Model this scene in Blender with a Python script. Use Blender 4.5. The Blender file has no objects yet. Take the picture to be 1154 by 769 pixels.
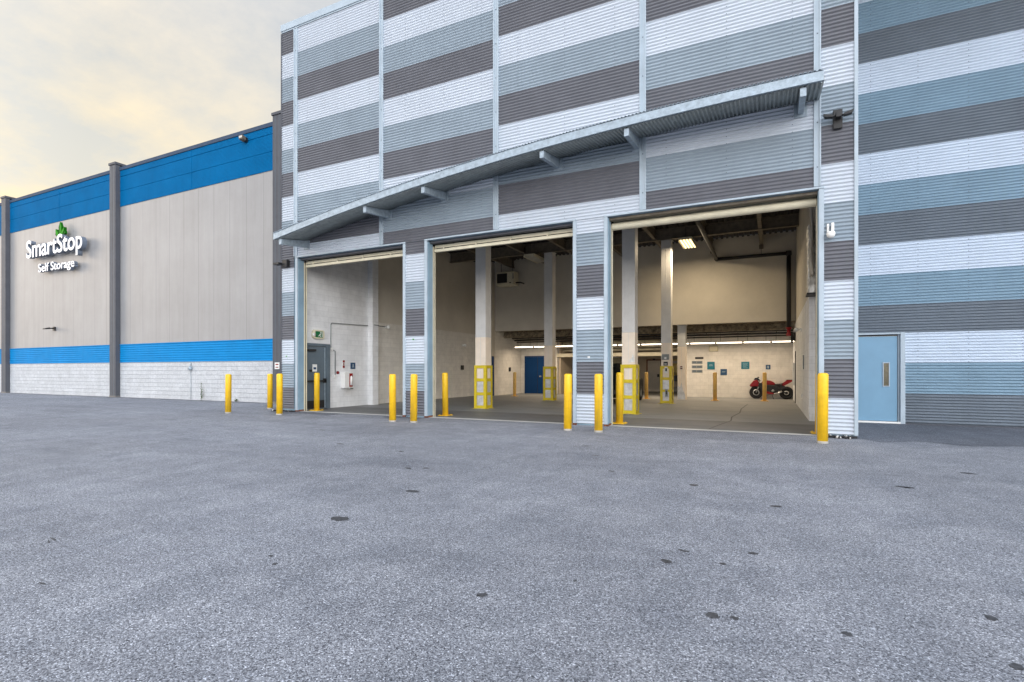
import bpy, math, random
from mathutils import Vector, Matrix
random.seed(7)
R = math.radians
sc = bpy.context.scene
col = sc.collection

# ------------------------------------------------------------------ helpers
def tag(o, label=None, cat=None, group=None, kind=None):
    if label: o['label'] = label
    if cat: o['category'] = cat
    if group: o['group'] = group
    if kind: o['kind'] = kind
    return o

def empty(name, loc=(0, 0, 0), rz=0.0, label=None, cat=None, group=None):
    o = bpy.data.objects.new(name, None)
    col.objects.link(o)
    o.location = loc
    o.rotation_euler = (0, 0, rz)
    o.empty_display_size = 0.2
    return tag(o, label, cat, group)

ORG = {}
class MB:
    """collects shapes; build() links them as one mesh object"""
    def __init__(self, org=None):
        self.v = []; self.f = []; self.m = []; self.s = []
    def quad(self, a, b, c, d, mi=0, sm=False):
        n = len(self.v); self.v += [a, b, c, d]; self.f.append((n, n+1, n+2, n+3)); self.m.append(mi); self.s.append(sm)
    def poly(self, pts, mi=0):
        n = len(self.v); self.v += list(pts); self.f.append(tuple(range(n, n+len(pts)))); self.m.append(mi); self.s.append(False)
    def box(self, x0, x1, y0, y1, z0, z1, mi=0):
        n = len(self.v)
        self.v += [(x0,y0,z0),(x1,y0,z0),(x1,y1,z0),(x0,y1,z0),(x0,y0,z1),(x1,y0,z1),(x1,y1,z1),(x0,y1,z1)]
        for q in ((0,3,2,1),(4,5,6,7),(0,1,5,4),(1,2,6,5),(2,3,7,6),(3,0,4,7)):
            self.f.append(tuple(n+i for i in q)); self.m.append(mi); self.s.append(False)
    def hexa(self, p, mi=0):
        n = len(self.v); self.v += list(p)
        for q in ((0,3,2,1),(4,5,6,7),(0,1,5,4),(1,2,6,5),(2,3,7,6),(3,0,4,7)):
            self.f.append(tuple(n+i for i in q)); self.m.append(mi); self.s.append(False)
    def tube(self, pts, r, seg=10, mi=0, cap=True, r2=None):
        pts = [Vector(p) for p in pts]; n0 = len(self.v); k = len(pts)
        rs = r if isinstance(r, (list, tuple)) else [r]*k
        prev = None
        for i, p in enumerate(pts):
            if i == 0: d = pts[1]-pts[0]
            elif i == k-1: d = pts[-1]-pts[-2]
            else: d = (pts[i+1]-p).normalized()+(p-pts[i-1]).normalized()
            d.normalize()
            up = Vector((0,0,1)) if abs(d.z) < .9 else Vector((1,0,0))
            if prev is not None:
                a = prev - d*prev.dot(d)
                a = a.normalized() if a.length > 1e-4 else d.cross(up).normalized()
            else: a = d.cross(up).normalized()
            prev = a; b = d.cross(a)
            for j in range(seg):
                t = 2*math.pi*j/seg
                self.v.append(tuple(p + a*math.cos(t)*rs[i] + b*math.sin(t)*rs[i]))
        for i in range(k-1):
            for j in range(seg):
                q = (n0+i*seg+j, n0+i*seg+(j+1)%seg, n0+(i+1)*seg+(j+1)%seg, n0+(i+1)*seg+j)
                self.f.append(q); self.m.append(mi); self.s.append(True)
        if cap:
            self.f.append(tuple(n0+j for j in reversed(range(seg)))); self.m.append(mi); self.s.append(False)
            self.f.append(tuple(n0+(k-1)*seg+j for j in range(seg))); self.m.append(mi); self.s.append(False)
    def lathe(self, cx, cy, prof, seg=24, mi=0, axis='z'):
        n0 = len(self.v)
        for (r, h) in prof:
            for j in range(seg):
                t = 2*math.pi*j/seg; a, b = r*math.cos(t), r*math.sin(t)
                if axis == 'z': self.v.append((cx+a, cy+b, h))
                elif axis == 'y': self.v.append((cx+a, h, cy+b))
                else: self.v.append((h, cx+a, cy+b))
        for i in range(len(prof)-1):
            for j in range(seg):
                self.f.append((n0+i*seg+j, n0+i*seg+(j+1)%seg, n0+(i+1)*seg+(j+1)%seg, n0+(i+1)*seg+j)); self.m.append(mi); self.s.append(True)
    def prism(self, pts2, y0, y1, mi=0, ax='y', mside=None):
        """extrude a 2D outline (x,z) between y0..y1; ax='x' -> outline is (y,z)"""
        n = len(self.v); k = len(pts2)
        for yy in (y0, y1):
            for (a, b) in pts2:
                self.v.append((a, yy, b) if ax == 'y' else (yy, a, b))
        self.f.append(tuple(n+i for i in range(k))); self.m.append(mi); self.s.append(False)
        self.f.append(tuple(n+k+i for i in reversed(range(k)))); self.m.append(mi); self.s.append(False)
        for i in range(k):
            j = (i+1) % k
            self.f.append((n+j, n+i, n+k+i, n+k+j)); self.m.append(mi if mside is None else mside); self.s.append(False)
    def build(self, name, mats, parent=None, bevel=0, smooth=None, **kw):
        if not isinstance(mats, (list, tuple)): mats = [mats]
        off = Vector((0,0,0))
        p = parent
        while p is not None:
            off += p.location; p = p.parent
        me = bpy.data.meshes.new(name)
        vv = [(v[0]-off.x, v[1]-off.y, v[2]-off.z) for v in self.v]
        me.from_pydata(vv, [], self.f)
        for m in mats: me.materials.append(m)
        for i, p_ in enumerate(me.polygons):
            p_.material_index = self.m[i]; p_.use_smooth = self.s[i] if smooth is None else smooth
        import bmesh
        bm = bmesh.new(); bm.from_mesh(me)
        if kw.pop('weld', True): bmesh.ops.remove_doubles(bm, verts=bm.verts, dist=1e-5)
        if kw.pop('recalc', True): bmesh.ops.recalc_face_normals(bm, faces=bm.faces)
        bm.to_mesh(me); bm.free()
        o = bpy.data.objects.new(name, me); col.objects.link(o)
        if parent is not None: o.parent = parent
        if bevel:
            b = o.modifiers.new('bevel', 'BEVEL'); b.width = bevel; b.segments = 2; b.limit_method = 'ANGLE'; b.angle_limit = R(40)
        return o

def copy_tree(o, parent=None):
    kids = [c for c in bpy.data.objects if c.parent == o]
    c = o.copy(); col.objects.link(c)
    c.parent = parent
    for k in kids: copy_tree(k, c)
    return c

# ------------------------------------------------------------------ materials
def srgb(r, g, b):
    f = lambda c: (c/255/12.92) if c/255 <= .04045 else ((c/255+.055)/1.055)**2.4
    return (f(r), f(g), f(b), 1)

def nmat(name):
    m = bpy.data.materials.new(name); m.use_nodes = True
    nt = m.node_tree; nt.nodes.clear()
    out = nt.nodes.new('ShaderNodeOutputMaterial')
    bs = nt.nodes.new('ShaderNodeBsdfPrincipled')
    nt.links.new(bs.outputs[0], out.inputs[0])
    return m, nt, bs

def N(nt, t, **kw):
    n = nt.nodes.new(t)
    for k, v in kw.items():
        if k in n.inputs.keys(): n.inputs[k].default_value = v
        else: setattr(n, k, v)
    return n

def mixc(nt, a, b, fac, mode='MIX'):
    n = nt.nodes.new('ShaderNodeMix'); n.data_type = 'RGBA'; n.blend_type = mode
    for sock, val in ((n.inputs[0], fac), (n.inputs[6], a), (n.inputs[7], b)):
        if hasattr(val, 'is_linked') or isinstance(val, bpy.types.NodeSocket): nt.links.new(val, sock)
        else: sock.default_value = val
    return n.outputs[2]

def ramp(nt, src, stops):
    n = nt.nodes.new('ShaderNodeValToRGB')
    while len(n.color_ramp.elements) < len(stops): n.color_ramp.elements.new(.5)
    for e, (p, c) in zip(n.color_ramp.elements, stops):
        e.position = p; e.color = c if len(c) == 4 else (*c, 1)
    nt.links.new(src, n.inputs[0])
    return n.outputs[0]

def math_(nt, op, a, b=None):
    n = nt.nodes.new('ShaderNodeMath'); n.operation = op
    for s, v in ((n.inputs[0], a), (n.inputs[1], b)):
        if v is None: continue
        if isinstance(v, bpy.types.NodeSocket): nt.links.new(v, s)
        else: s.default_value = v
    return n.outputs[0]

def noise(nt, vec, scale, detail=4, rough=.6, sx=1, sy=1, sz=1):
    mp = N(nt, 'ShaderNodeMapping'); mp.inputs['Scale'].default_value = (sx, sy, sz)
    nt.links.new(vec, mp.inputs[0])
    n = N(nt, 'ShaderNodeTexNoise', Scale=scale, Detail=detail, Roughness=rough)
    nt.links.new(mp.outputs[0], n.inputs['Vector'])
    return n.outputs[0]

def plain(name, c, rough=.6, metal=0.0, var=.12, scale=3.0, streak=.0, bump=.0, bscale=60, spec=.5, grime=None, chips=0):
    """paint or metal with uneven tone, fine grain and optional vertical weather streaks"""
    m, nt, bs = nmat(name)
    co = N(nt, 'ShaderNodeTexCoord').outputs['Object']
    n1 = noise(nt, co, scale, 5, .65)
    dark = tuple(x*(1-var*1.6) for x in c[:3])+(1,); lite = tuple(min(1, x*(1+var)) for x in c[:3])+(1,)
    cc = ramp(nt, n1, [(.3, dark), (.7, lite)])
    if streak:
        n2 = noise(nt, co, 1, 4, .6, sx=5, sy=5, sz=.35)
        f = ramp(nt, n2, [(.5, (0,0,0)), (.75, (1,1,1))])
        cc = mixc(nt, cc, tuple(x*.6 for x in (grime or c)[:3])+(1,), math_(nt, 'MULTIPLY', f, streak))
    if chips:
        n3 = noise(nt, co, 11, 5, .8, sx=1.6, sy=1.6, sz=.7)
        cc = mixc(nt, cc, (.16,.13,.09,1), ramp(nt, n3, [(.66, (0,0,0)), (.72, (chips,chips,chips))]))
    nt.links.new(cc, bs.inputs['Base Color'])
    rr = N(nt, 'ShaderNodeMapRange'); rr.inputs[3].default_value = max(.05, rough-.1); rr.inputs[4].default_value = min(1, rough+.12)
    nt.links.new(noise(nt, co, scale*3, 4), rr.inputs[0]); nt.links.new(rr.outputs[0], bs.inputs['Roughness'])
    bs.inputs['Metallic'].default_value = metal
    bs.inputs['Specular IOR Level'].default_value = spec
    if bump:
        b = N(nt, 'ShaderNodeBump', Strength=bump, Distance=.01)
        nt.links.new(noise(nt, co, bscale, 3), b.inputs['Height']); nt.links.new(b.outputs[0], bs.inputs['Normal'])
    return m

def block(name, c, joint, bw=.4, bh=.2, mortar=.006, bump=.5, rough=.8, face=.0, dirt=0.0, dirtc=(.1,.1,.1,1), low=None, lowz=None):
    """painted concrete block wall; face = split-face roughness"""
    m, nt, bs = nmat(name)
    co = N(nt, 'ShaderNodeTexCoord').outputs['Object']
    sp = N(nt, 'ShaderNodeSeparateXYZ'); nt.links.new(co, sp.inputs[0])
    cb = N(nt, 'ShaderNodeCombineXYZ'); nt.links.new(math_(nt, 'ADD', sp.outputs[0], sp.outputs[1]), cb.inputs[0]); nt.links.new(sp.outputs[2], cb.inputs[1])
    br = N(nt, 'ShaderNodeTexBrick'); br.inputs['Scale'].default_value = 1
    br.inputs['Brick Width'].default_value = bw; br.inputs['Row Height'].default_value = bh
    br.inputs['Mortar Size'].default_value = mortar; br.inputs['Mortar Smooth'].default_value = .6; br.inputs['Bias'].default_value = 0
    br.inputs['Color1'].default_value = c; br.inputs['Color2'].default_value = tuple(x*.93 for x in c[:3])+(1,); br.inputs['Mortar'].default_value = joint
    nt.links.new(cb.outputs[0], br.inputs['Vector'])
    n1 = noise(nt, co, 1.6, 6, .7)
    cc = mixc(nt, br.outputs[0], ramp(nt, n1, [(.35, (.80,.80,.80)), (.65, (1,1,1))]), .8, 'MULTIPLY')
    if face:
        cc = mixc(nt, cc, ramp(nt, noise(nt, co, 14, 5, .75), [(.38, (.70,.71,.74)), (.6, (1,1,1))]), face, 'MULTIPLY')
    if dirt:
        n2 = noise(nt, co, 2.2, 5, .75, sx=1.2, sy=1.2, sz=.5)
        cc = mixc(nt, cc, dirtc, math_(nt, 'MULTIPLY', ramp(nt, n2, [(.54, (0,0,0)), (.78, (1,1,1))]), dirt))
    nt.links.new(cc, bs.inputs['Base Color']); bs.inputs['Roughness'].default_value = rough
    b = N(nt, 'ShaderNodeBump', Strength=bump, Distance=.012)
    h = math_(nt, 'SUBTRACT', noise(nt, co, 18 if face else 60, 5, .7), math_(nt, 'MULTIPLY', br.outputs['Fac'], 1.2))
    nt.links.new(h, b.inputs['Height']); nt.links.new(b.outputs[0], bs.inputs['Normal'])
    return m

def emis(name, c, st):
    m, nt, bs = nmat(name)
    bs.inputs['Base Color'].default_value = (.8,.8,.8,1)
    bs.inputs['Emission Color'].default_value = c; bs.inputs['Emission Strength'].default_value = st
    return m

M = {}
M['white'] = plain('cladding_white', (.475,.525,.59,1), .40, var=.03, scale=.8, streak=.05, grime=(.4,.42,.46))
M['blue'] = plain('cladding_blue_grey', (.245,.30,.35,1), .36, var=.06, scale=1.3, streak=.10)
M['dark'] = plain('cladding_taupe', (.118,.122,.14,1), .36, var=.08, scale=1.3, streak=.12, grime=(.25,.24,.24))
M['white_r'] = plain('cladding_ice_white', (.47,.545,.645,1), .40, var=.03, scale=.8, streak=.05, grime=(.4,.42,.46))
M['blue_r'] = plain('cladding_steel_blue', (.17,.265,.345,1), .36, var=.06, scale=1.2, streak=.08)
M['dark_r'] = plain('cladding_slate', (.11,.135,.165,1), .36, var=.08, scale=1.2, streak=.1)
M['trim'] = plain('trim_blue_grey', (.36,.43,.49,1), .45, var=.08, scale=2, streak=.12)
M['jamb'] = plain('jamb_paint_blue', (.22,.33,.42,1), .45, var=.10, scale=2, streak=.2)
M['galv'] = plain('galvanised_steel', (.34,.41,.47,1), .5, metal=.25, var=.18, scale=9, streak=.1)
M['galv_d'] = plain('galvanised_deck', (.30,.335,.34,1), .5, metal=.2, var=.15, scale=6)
M['screw'] = plain('screw_head', (.10,.12,.15,1), .5)
M['cream'] = plain('cream_paint', (.66,.61,.46,1), .5, var=.08, scale=3, streak=.15)
M['darksteel'] = plain('dark_steel', (.018,.018,.019,1), .6, var=.2)
M['beam'] = plain('primed_steel_beam', (.16,.135,.10,1), .65, var=.25, scale=5)
M['deck'] = plain('roof_deck_underside', (.05,.045,.04,1), .7, var=.3, scale=4)
M['drywall'] = plain('drywall_beige', (.57,.53,.455,1), .85, var=.06, scale=.8, bump=.05, spec=.2)
M['cmu'] = block('painted_block', (.76,.73,.67,1), (.60,.58,.54,1), bw=.4, bh=.2, mortar=.007, bump=.35, dirt=.22, dirtc=(.25,.24,.23,1))
M['cmu_l'] = block('painted_block_pale', (.80,.81,.82,1), (.64,.65,.67,1), bw=.4, bh=.2, mortar=.007, bump=.35, dirt=.15, dirtc=(.3,.3,.3,1))
M['split'] = block('split_face_block_white', (.60,.62,.64,1), (.52,.54,.57,1), bw=.4, bh=.2, mortar=.010, bump=.9, face=.75, dirt=.35, dirtc=(.30,.31,.32,1))
M['yellow'] = plain('bollard_yellow', (.84,.51,.012,1), .45, var=.10, scale=6, streak=.55, grime=(.35,.24,.07), chips=.8)
M['yellow_in'] = plain('bollard_ochre', (.80,.50,.14,1), .5, var=.12, scale=6, streak=.25)
M['guard'] = plain('guard_yellow', (.64,.49,.012,1), .5, var=.10, scale=7, streak=.2)
M['colpaint'] = plain('column_cream', (.84,.73,.60,1), .5, var=.05, scale=3, streak=.1)
M['colgrey'] = plain('column_grey', (.64,.635,.62,1), .5, var=.05, scale=3)
M['colworn'] = plain('column_scuffed', (.62,.62,.62,1), .35, metal=.3, var=.18, scale=5)
M['black'] = plain('black_plastic', (.012,.012,.013,1), .5, var=.2)
M['rubber'] = plain('tyre_rubber', (.013,.013,.014,1), .75, var=.3)
M['chrome'] = plain('bright_metal', (.6,.6,.6,1), .3, metal=.9)
M['white_p'] = plain('white_plastic', (.75,.75,.73,1), .45, var=.04)
M['red'] = plain('glossy_red', (.20,.002,.005,1), .3, var=.08, spec=.3)
M['bluedoor'] = plain('door_navy_blue', (.001,.035,.125,1), .5, var=.06, spec=.2)
M['greydoor'] = plain('door_blue_grey', (.105,.14,.17,1), .45, var=.08)
M['sdoor'] = plain('door_sky_blue', (.145,.29,.42,1), .42, var=.04, scale=1.5, streak=.05)
M['bigblue'] = plain('cladding_bright_blue', (.001,.115,.29,1), .75, var=.08, scale=.8, streak=.15, spec=.04)
M['lowblue'] = plain('cladding_lower_blue', (.002,.21,.50,1), .7, var=.06, scale=.8, streak=.1, spec=.15)
M['pil'] = plain('pilaster_grey', (.085,.09,.105,1), .6, var=.08, scale=2, streak=.15, spec=.2)
M['cap'] = plain('parapet_cap_slate', (.05,.075,.12,1), .7, var=.08, spec=.1)
M['sgreen'] = plain('leaf_green', (.007,.11,.004,1), .6, var=.05, spec=.1)
M['sgreen2'] = plain('leaf_green_light', (.02,.24,.006,1), .6, var=.05, spec=.1)
M['letter'] = plain('letter_white', (.86,.87,.90,1), .4, var=.02)
M['letterside'] = plain('letter_return', (.14,.17,.22,1), .45, var=.05)
M['teal'] = plain('sign_teal', (.003,.14,.20,1), .4, var=.03)
M['navy'] = plain('sign_navy', (.012,.06,.14,1), .4, var=.03)
M['signmark'] = plain('sign_marks', (.45,.52,.56,1), .5, var=.1)
M['signgrey'] = plain('sign_grey', (.22,.24,.24,1), .5, var=.15, scale=20)
M['rust'] = plain('rust', (.17,.055,.025,1), .9, var=.4, scale=14)
M['foil'] = plain('foil_wrap', (.75,.74,.70,1), .35, metal=.35, var=.2, scale=8, bump=1.0, bscale=14)
M['pallet'] = plain('rough_wood', (.22,.11,.07,1), .8, var=.3, scale=9)
M['spray'] = plain('sprayed_fireproofing', (.22,.18,.12,1), .95, var=.5, scale=7, bump=1, bscale=16)
M['carpaint'] = plain('car_black_green', (.004,.006,.006,1), .6, var=.1, spec=.08)
M['glass'] = plain('tinted_glass', (.006,.009,.009,1), .12, var=.02, spec=.4)
M['lite'] = plain('wired_glass', (.10,.085,.045,1), .12, var=.3, scale=8)
M['lampred'] = plain('lamp_red', (.30,.01,.01,1), .25)
M['plant'] = plain('weed_leaf', (.07,.12,.03,1), .7, var=.3, scale=30)
M['tube'] = emis('fluorescent_tube', (1,.82,.60,1), 4.5)
M['highbay'] = emis('lit_lamp', (1,.80,.40,1), 2.2)
M['unlit'] = plain('unlit_diffuser', (.55,.54,.50,1), .5)
M['exitgreen'] = plain('exit_green', (.005,.14,.05,1), .4, var=.04)
M['poster'] = plain('poster_yellow', (.75,.60,.22,1), .5, var=.3, scale=10)
M['window_in'] = plain('office_window', (.50,.46,.28,1), .2, var=.2)
M['corridor'] = plain('corridor_beige', (.50,.42,.32,1), .8, var=.05)
M['doorbeige'] = plain('door_beige', (.55,.50,.42,1), .5, var=.05)

def concrete(name, c, var=.25, crack=True):
    m, nt, bs = nmat(name)
    co = N(nt, 'ShaderNodeTexCoord').outputs['Object']
    n1 = noise(nt, co, .7, 8, .72); n2 = noise(nt, co, 1.0, 6, .7, sx=.35, sy=1.6); n3 = noise(nt, co, 40, 3, .7)
    cc = ramp(nt, n1, [(.32, tuple(x*(1-var) for x in c[:3])), (.68, tuple(x*(1+var*.6) for x in c[:3]))])
    cc = mixc(nt, cc, tuple(x*.5 for x in c[:3])+(1,), ramp(nt, n2, [(.5, (0,0,0)), (.72, (.7,.7,.7))]))
    cc = mixc(nt, cc, ramp(nt, n3, [(.3, (.85,.85,.85)), (.7, (1,1,1))]), .8, 'MULTIPLY')
    nt.links.new(cc, bs.inputs['Base Color'])
    nt.links.new(ramp(nt, n1, [(.3, (.42,.42,.42)), (.7, (.72,.72,.72))]), bs.inputs['Roughness'])
    b = N(nt, 'ShaderNodeBump', Strength=.25, Distance=.004); nt.links.new(n3, b.inputs['Height']); nt.links.new(b.outputs[0], bs.inputs['Normal'])
    return m
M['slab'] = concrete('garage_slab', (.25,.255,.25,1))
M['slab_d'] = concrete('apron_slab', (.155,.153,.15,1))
M['apron'] = concrete('bollard_grout', (.40,.38,.33,1), .2)
M['thresh'] = concrete('threshold_concrete', (.66,.65,.62,1), .10)

def asphalt(name, k=1.0, tint=(1,1,1)):
    m, nt, bs = nmat(name)
    co = N(nt, 'ShaderNodeTexCoord').outputs['Object']
    base = (.292*k*tint[0], .298*k*tint[1], .320*k*tint[2])
    n1 = noise(nt, co, .22, 6, .62); n2 = noise(nt, co, 2.2, 6, .7)
    n4 = noise(nt, co, .5, 5, .7, sx=.3, sy=1.4)
    cc = ramp(nt, n1, [(.32, tuple(x*.84 for x in base)), (.68, tuple(x*1.16 for x in base))])
    cc = mixc(nt, cc, ramp(nt, n2, [(.3, (.78,.79,.81)), (.7, (1.1,1.1,1.1))]), 1, 'MULTIPLY')
    cc = mixc(nt, cc, ramp(nt, n4, [(.35, (.82,.83,.85)), (.6, (1.04,1.04,1.04))]), 1, 'MULTIPLY')
    n7 = noise(nt, co, 1.1, 6, .7, sx=1.8, sy=.35)
    cc = mixc(nt, cc, ramp(nt, n7, [(.38, (.91,.92,.93)), (.55, (1.02,1.02,1.02))]), 1, 'MULTIPLY')
    # aggregate: pale and dark stones
    vo = N(nt, 'ShaderNodeTexVoronoi', Scale=150.0); nt.links.new(co, vo.inputs['Vector'])
    sp = N(nt, 'ShaderNodeSeparateColor'); nt.links.new(vo.outputs['Color'], sp.inputs[0])
    st = ramp(nt, sp.outputs[0], [(0, (.10,.10,.12)), (.22, (.55,.55,.57)), (.5, (.95,.95,.95)), (.8, (1.25,1.25,1.25)), (.93, (1.7,1.7,1.7)), (1, (2.9,2.9,2.9))])
    cc = mixc(nt, cc, st, .9, 'MULTIPLY')
    n5 = noise(nt, co, 55, 3, .7)
    cc = mixc(nt, cc, ramp(nt, n5, [(.36, (.66,.66,.68)), (.56, (1.05,1.05,1.05)), (.72, (1.25,1.25,1.25))]), .9, 'MULTIPLY')
    # thin dark scuffs
    n6 = noise(nt, co, 3.0, 5, .8, sx=.8, sy=2.6)
    cc = mixc(nt, cc, (.06,.06,.065,1), ramp(nt, n6, [(.68, (0,0,0)), (.80, (.55,.55,.55))]))
    nt.links.new(cc, bs.inputs['Base Color'])
    bs.inputs['Roughness'].default_value = .72; bs.inputs['Specular IOR Level'].default_value = .35
    b = N(nt, 'ShaderNodeBump', Strength=.75, Distance=.006)
    h = math_(nt, 'ADD', math_(nt, 'MULTIPLY', vo.outputs['Distance'], -.8), math_(nt, 'MULTIPLY', n5, .5))
    nt.links.new(h, b.inputs['Height']); nt.links.new(b.outputs[0], bs.inputs['Normal'])
    return m
M['asphalt'] = asphalt('asphalt')
M['asphalt_d'] = asphalt('asphalt_patch', .60, (.92,.95,1.0))
M['stain'] = plain('oil_stain', (.060,.060,.066,1), .6, var=.5, scale=30)

def panelwall(name, c):
    """insulated wall panels: vertical joints every 1.12 m, faint micro ribs and water marks"""
    m, nt, bs = nmat(name)
    co = N(nt, 'ShaderNodeTexCoord').outputs['Object']
    sp = N(nt, 'ShaderNodeSeparateXYZ'); nt.links.new(co, sp.inputs[0])
    fr = math_(nt, 'FRACT', math_(nt, 'DIVIDE', sp.outputs[0], 1.12))
    j = math_(nt, 'LESS_THAN', fr, .022)
    fr2 = math_(nt, 'FRACT', math_(nt, 'DIVIDE', sp.outputs[0], .14))
    rib = math_(nt, 'ABSOLUTE', math_(nt, 'SUBTRACT', fr2, .5))
    n1 = noise(nt, co, .35, 6, .65); n2 = noise(nt, co, 1, 5, .7, sx=3, sy=3, sz=.22)
    cc = ramp(nt, n1, [(.3, tuple(x*.88 for x in c[:3])), (.7, tuple(x*1.08 for x in c[:3]))])
    cc = mixc(nt, cc, ramp(nt, n2, [(.35, (.90,.895,.88)), (.6, (1,1,1))]), .8, 'MULTIPLY')
    cc = mixc(nt, cc, tuple(x*.50 for x in c[:3])+(1,), math_(nt, 'MULTIPLY', j, .7))
    nt.links.new(cc, bs.inputs['Base Color']); bs.inputs['Roughness'].default_value = .5
    b = N(nt, 'ShaderNodeBump', Strength=.10, Distance=.01)
    nt.links.new(math_(nt, 'SUBTRACT', rib, math_(nt, 'MULTIPLY', j, 2)), b.inputs['Height']); nt.links.new(b.outputs[0], bs.inputs['Normal'])
    return m
M['panel'] = panelwall('grey_wall_panel', (.28,.28,.285,1))

# ------------------------------------------------------------------ ground
g = MB(); g.quad((-400,-300,0),(300,-300,0),(300,500,0),(-400,500,0))
tag(g.build('ground', M['asphalt']), kind='structure')

def blob(mb, x, y, rx, ry, z=.004, rot=0, n=18, rough=.25, mi=0):
    pts = []
    ph = [random.uniform(0, 6.28) for _ in range(4)]
    for i in range(n):
        t = 2*math.pi*i/n
        k = 1+rough*(.5*math.sin(2*t+ph[0])+.35*math.sin(3*t+ph[1])+.4*math.sin(5*t+ph[2])+.3*math.sin(7*t+ph[3]))
        a, b = rx*k*math.cos(t), ry*k*math.sin(t)
        pts.append((x+a*math.cos(rot)-b*math.sin(rot), y+a*math.sin(rot)+b*math.cos(rot), z))
    mb.poly(pts, mi)
st = MB()
for (x, y, rx, ry) in [(-3.661,3.758,.12,.10),(-3.739,4.987,.11,.07),(-3.394,2.772,.03,.02),(-3.226,2.671,.028,.025),
        (-1.622,2.871,.045,.035),(-.694,3.977,.055,.045),(-.127,4.444,.045,.035),(-.304,3.214,.055,.045),(-.188,3.235,.03,.03),
        (.36,3.303,.035,.03),(1.113,3.875,.035,.05),(1.039,3.291,.035,.045),(.043,6.089,.07,.05),(-.855,6.776,.08,.06),
        (-5.767,7.364,.09,.06),(-4.68,6.137,.08,.05),(-4.451,6.25,.07,.05),(1.412,7.782,.09,.06),(1.477,7.76,.08,.05),
        (-.316,4.103,.03,.03),(-.617,4.27,.06,.02),(-5.354,2.252,.09,.015),(-1.175,3.339,.02,.02),(-5.3,2.2,.06,.01),
        (-7.4,7.6,.12,.06),(-2.0,7.2,.06,.04),(2.4,9.2,.12,.06),(-3.1,9.4,.10,.05),(-9.5,9.2,.14,.06),(-4.3,1.75,.05,.012),(-2.6,8.4,.08,.04)]:
    blob(st, x, y, rx*.72, ry*.72, rot=random.uniform(-.4,.4), rough=.22, n=26)
tag(st.build('oil_stains', M['stain'], recalc=False), kind='structure')
pt = MB()
edge = [(1.58,12.95),(1.9,12.4),(2.6,12.9),(3.3,12.5),(4.1,12.9),(4.8,12.3),(5.9,12.6),(7.5,12.2),(9.5,12.6),(12.5,12.3)]
pt.poly([(x, y, .004) for x, y in edge]+[(12.5,16.98,.004),(1.64,16.98,.004)])
for (x0, y0, x1, y1) in [(-15.4,12.2,-12.5,12.95),(-10.6,12.35,-9.2,12.95)]:
    pt.poly([(x0,y0+.25,.004),((x0*2+x1)/3,y0,.004),((x0+x1*2)/3,y0+.2,.004),(x1,y0+.1,.004),(x1,y1,.004),(x0,y1,.004)])
top, bot = [], []
x = -67.0
while x < -15.5:
    bot.append((x, 15.80-random.uniform(.02,.34), .004)); top.append((x, 15.885, .004)); x += random.uniform(.25,.7)
for i in range(len(bot)-1): pt.quad(bot[i], bot[i+1], top[i+1], top[i])
tag(pt.build('asphalt_patch', M['asphalt_d'], recalc=False), kind='structure')
fl = MB(); fl.quad((-14.85,15.7,.006),(1.1,15.7,.006),(1.1,40,.006),(-14.85,40,.006))
tag(fl.build('garage_floor', M['slab'], recalc=False), kind='structure')
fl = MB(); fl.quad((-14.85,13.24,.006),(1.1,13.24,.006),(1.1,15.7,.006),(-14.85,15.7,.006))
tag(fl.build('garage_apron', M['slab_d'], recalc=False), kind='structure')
fl = MB()
for x0, x1 in ((-14.57,-10.09),(-9.195,-4.625),(-3.706,.9)):
    fl.quad((x0-.05,12.99,.010),(x1+.05,12.99,.010),(x1+.05,13.24,.010),(x0-.05,13.24,.010))
tag(fl.build('threshold_strip', M['thresh'], recalc=False), kind='structure')
# floor crack in the third bay, real groove-like thin dark line
ck = MB(); pts = [(-1.35,13.4),(-1.2,14.6),(-1.02,15.9),(-1.08,17.2),(-.95,19),(-1.0,21),(-.9,24)]
for (a, b) in zip(pts, pts[1:]):
    ck.quad((a[0]-.018,a[1],.009),(a[0]+.018,a[1],.009),(b[0]+.018,b[1],.009),(b[0]-.018,b[1],.009))
tag(ck.build('floor_crack', M['stain'], recalc=False), kind='structure')

# ------------------------------------------------------------------ main building
YA = 13.0; ZT = 13.2; BAND = .8243; HEAD = 5.27
W = empty('storage_building', (-7, 13, 0), label='tall striped grey, blue and white corrugated metal building with three open loading bays', cat='building')

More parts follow.
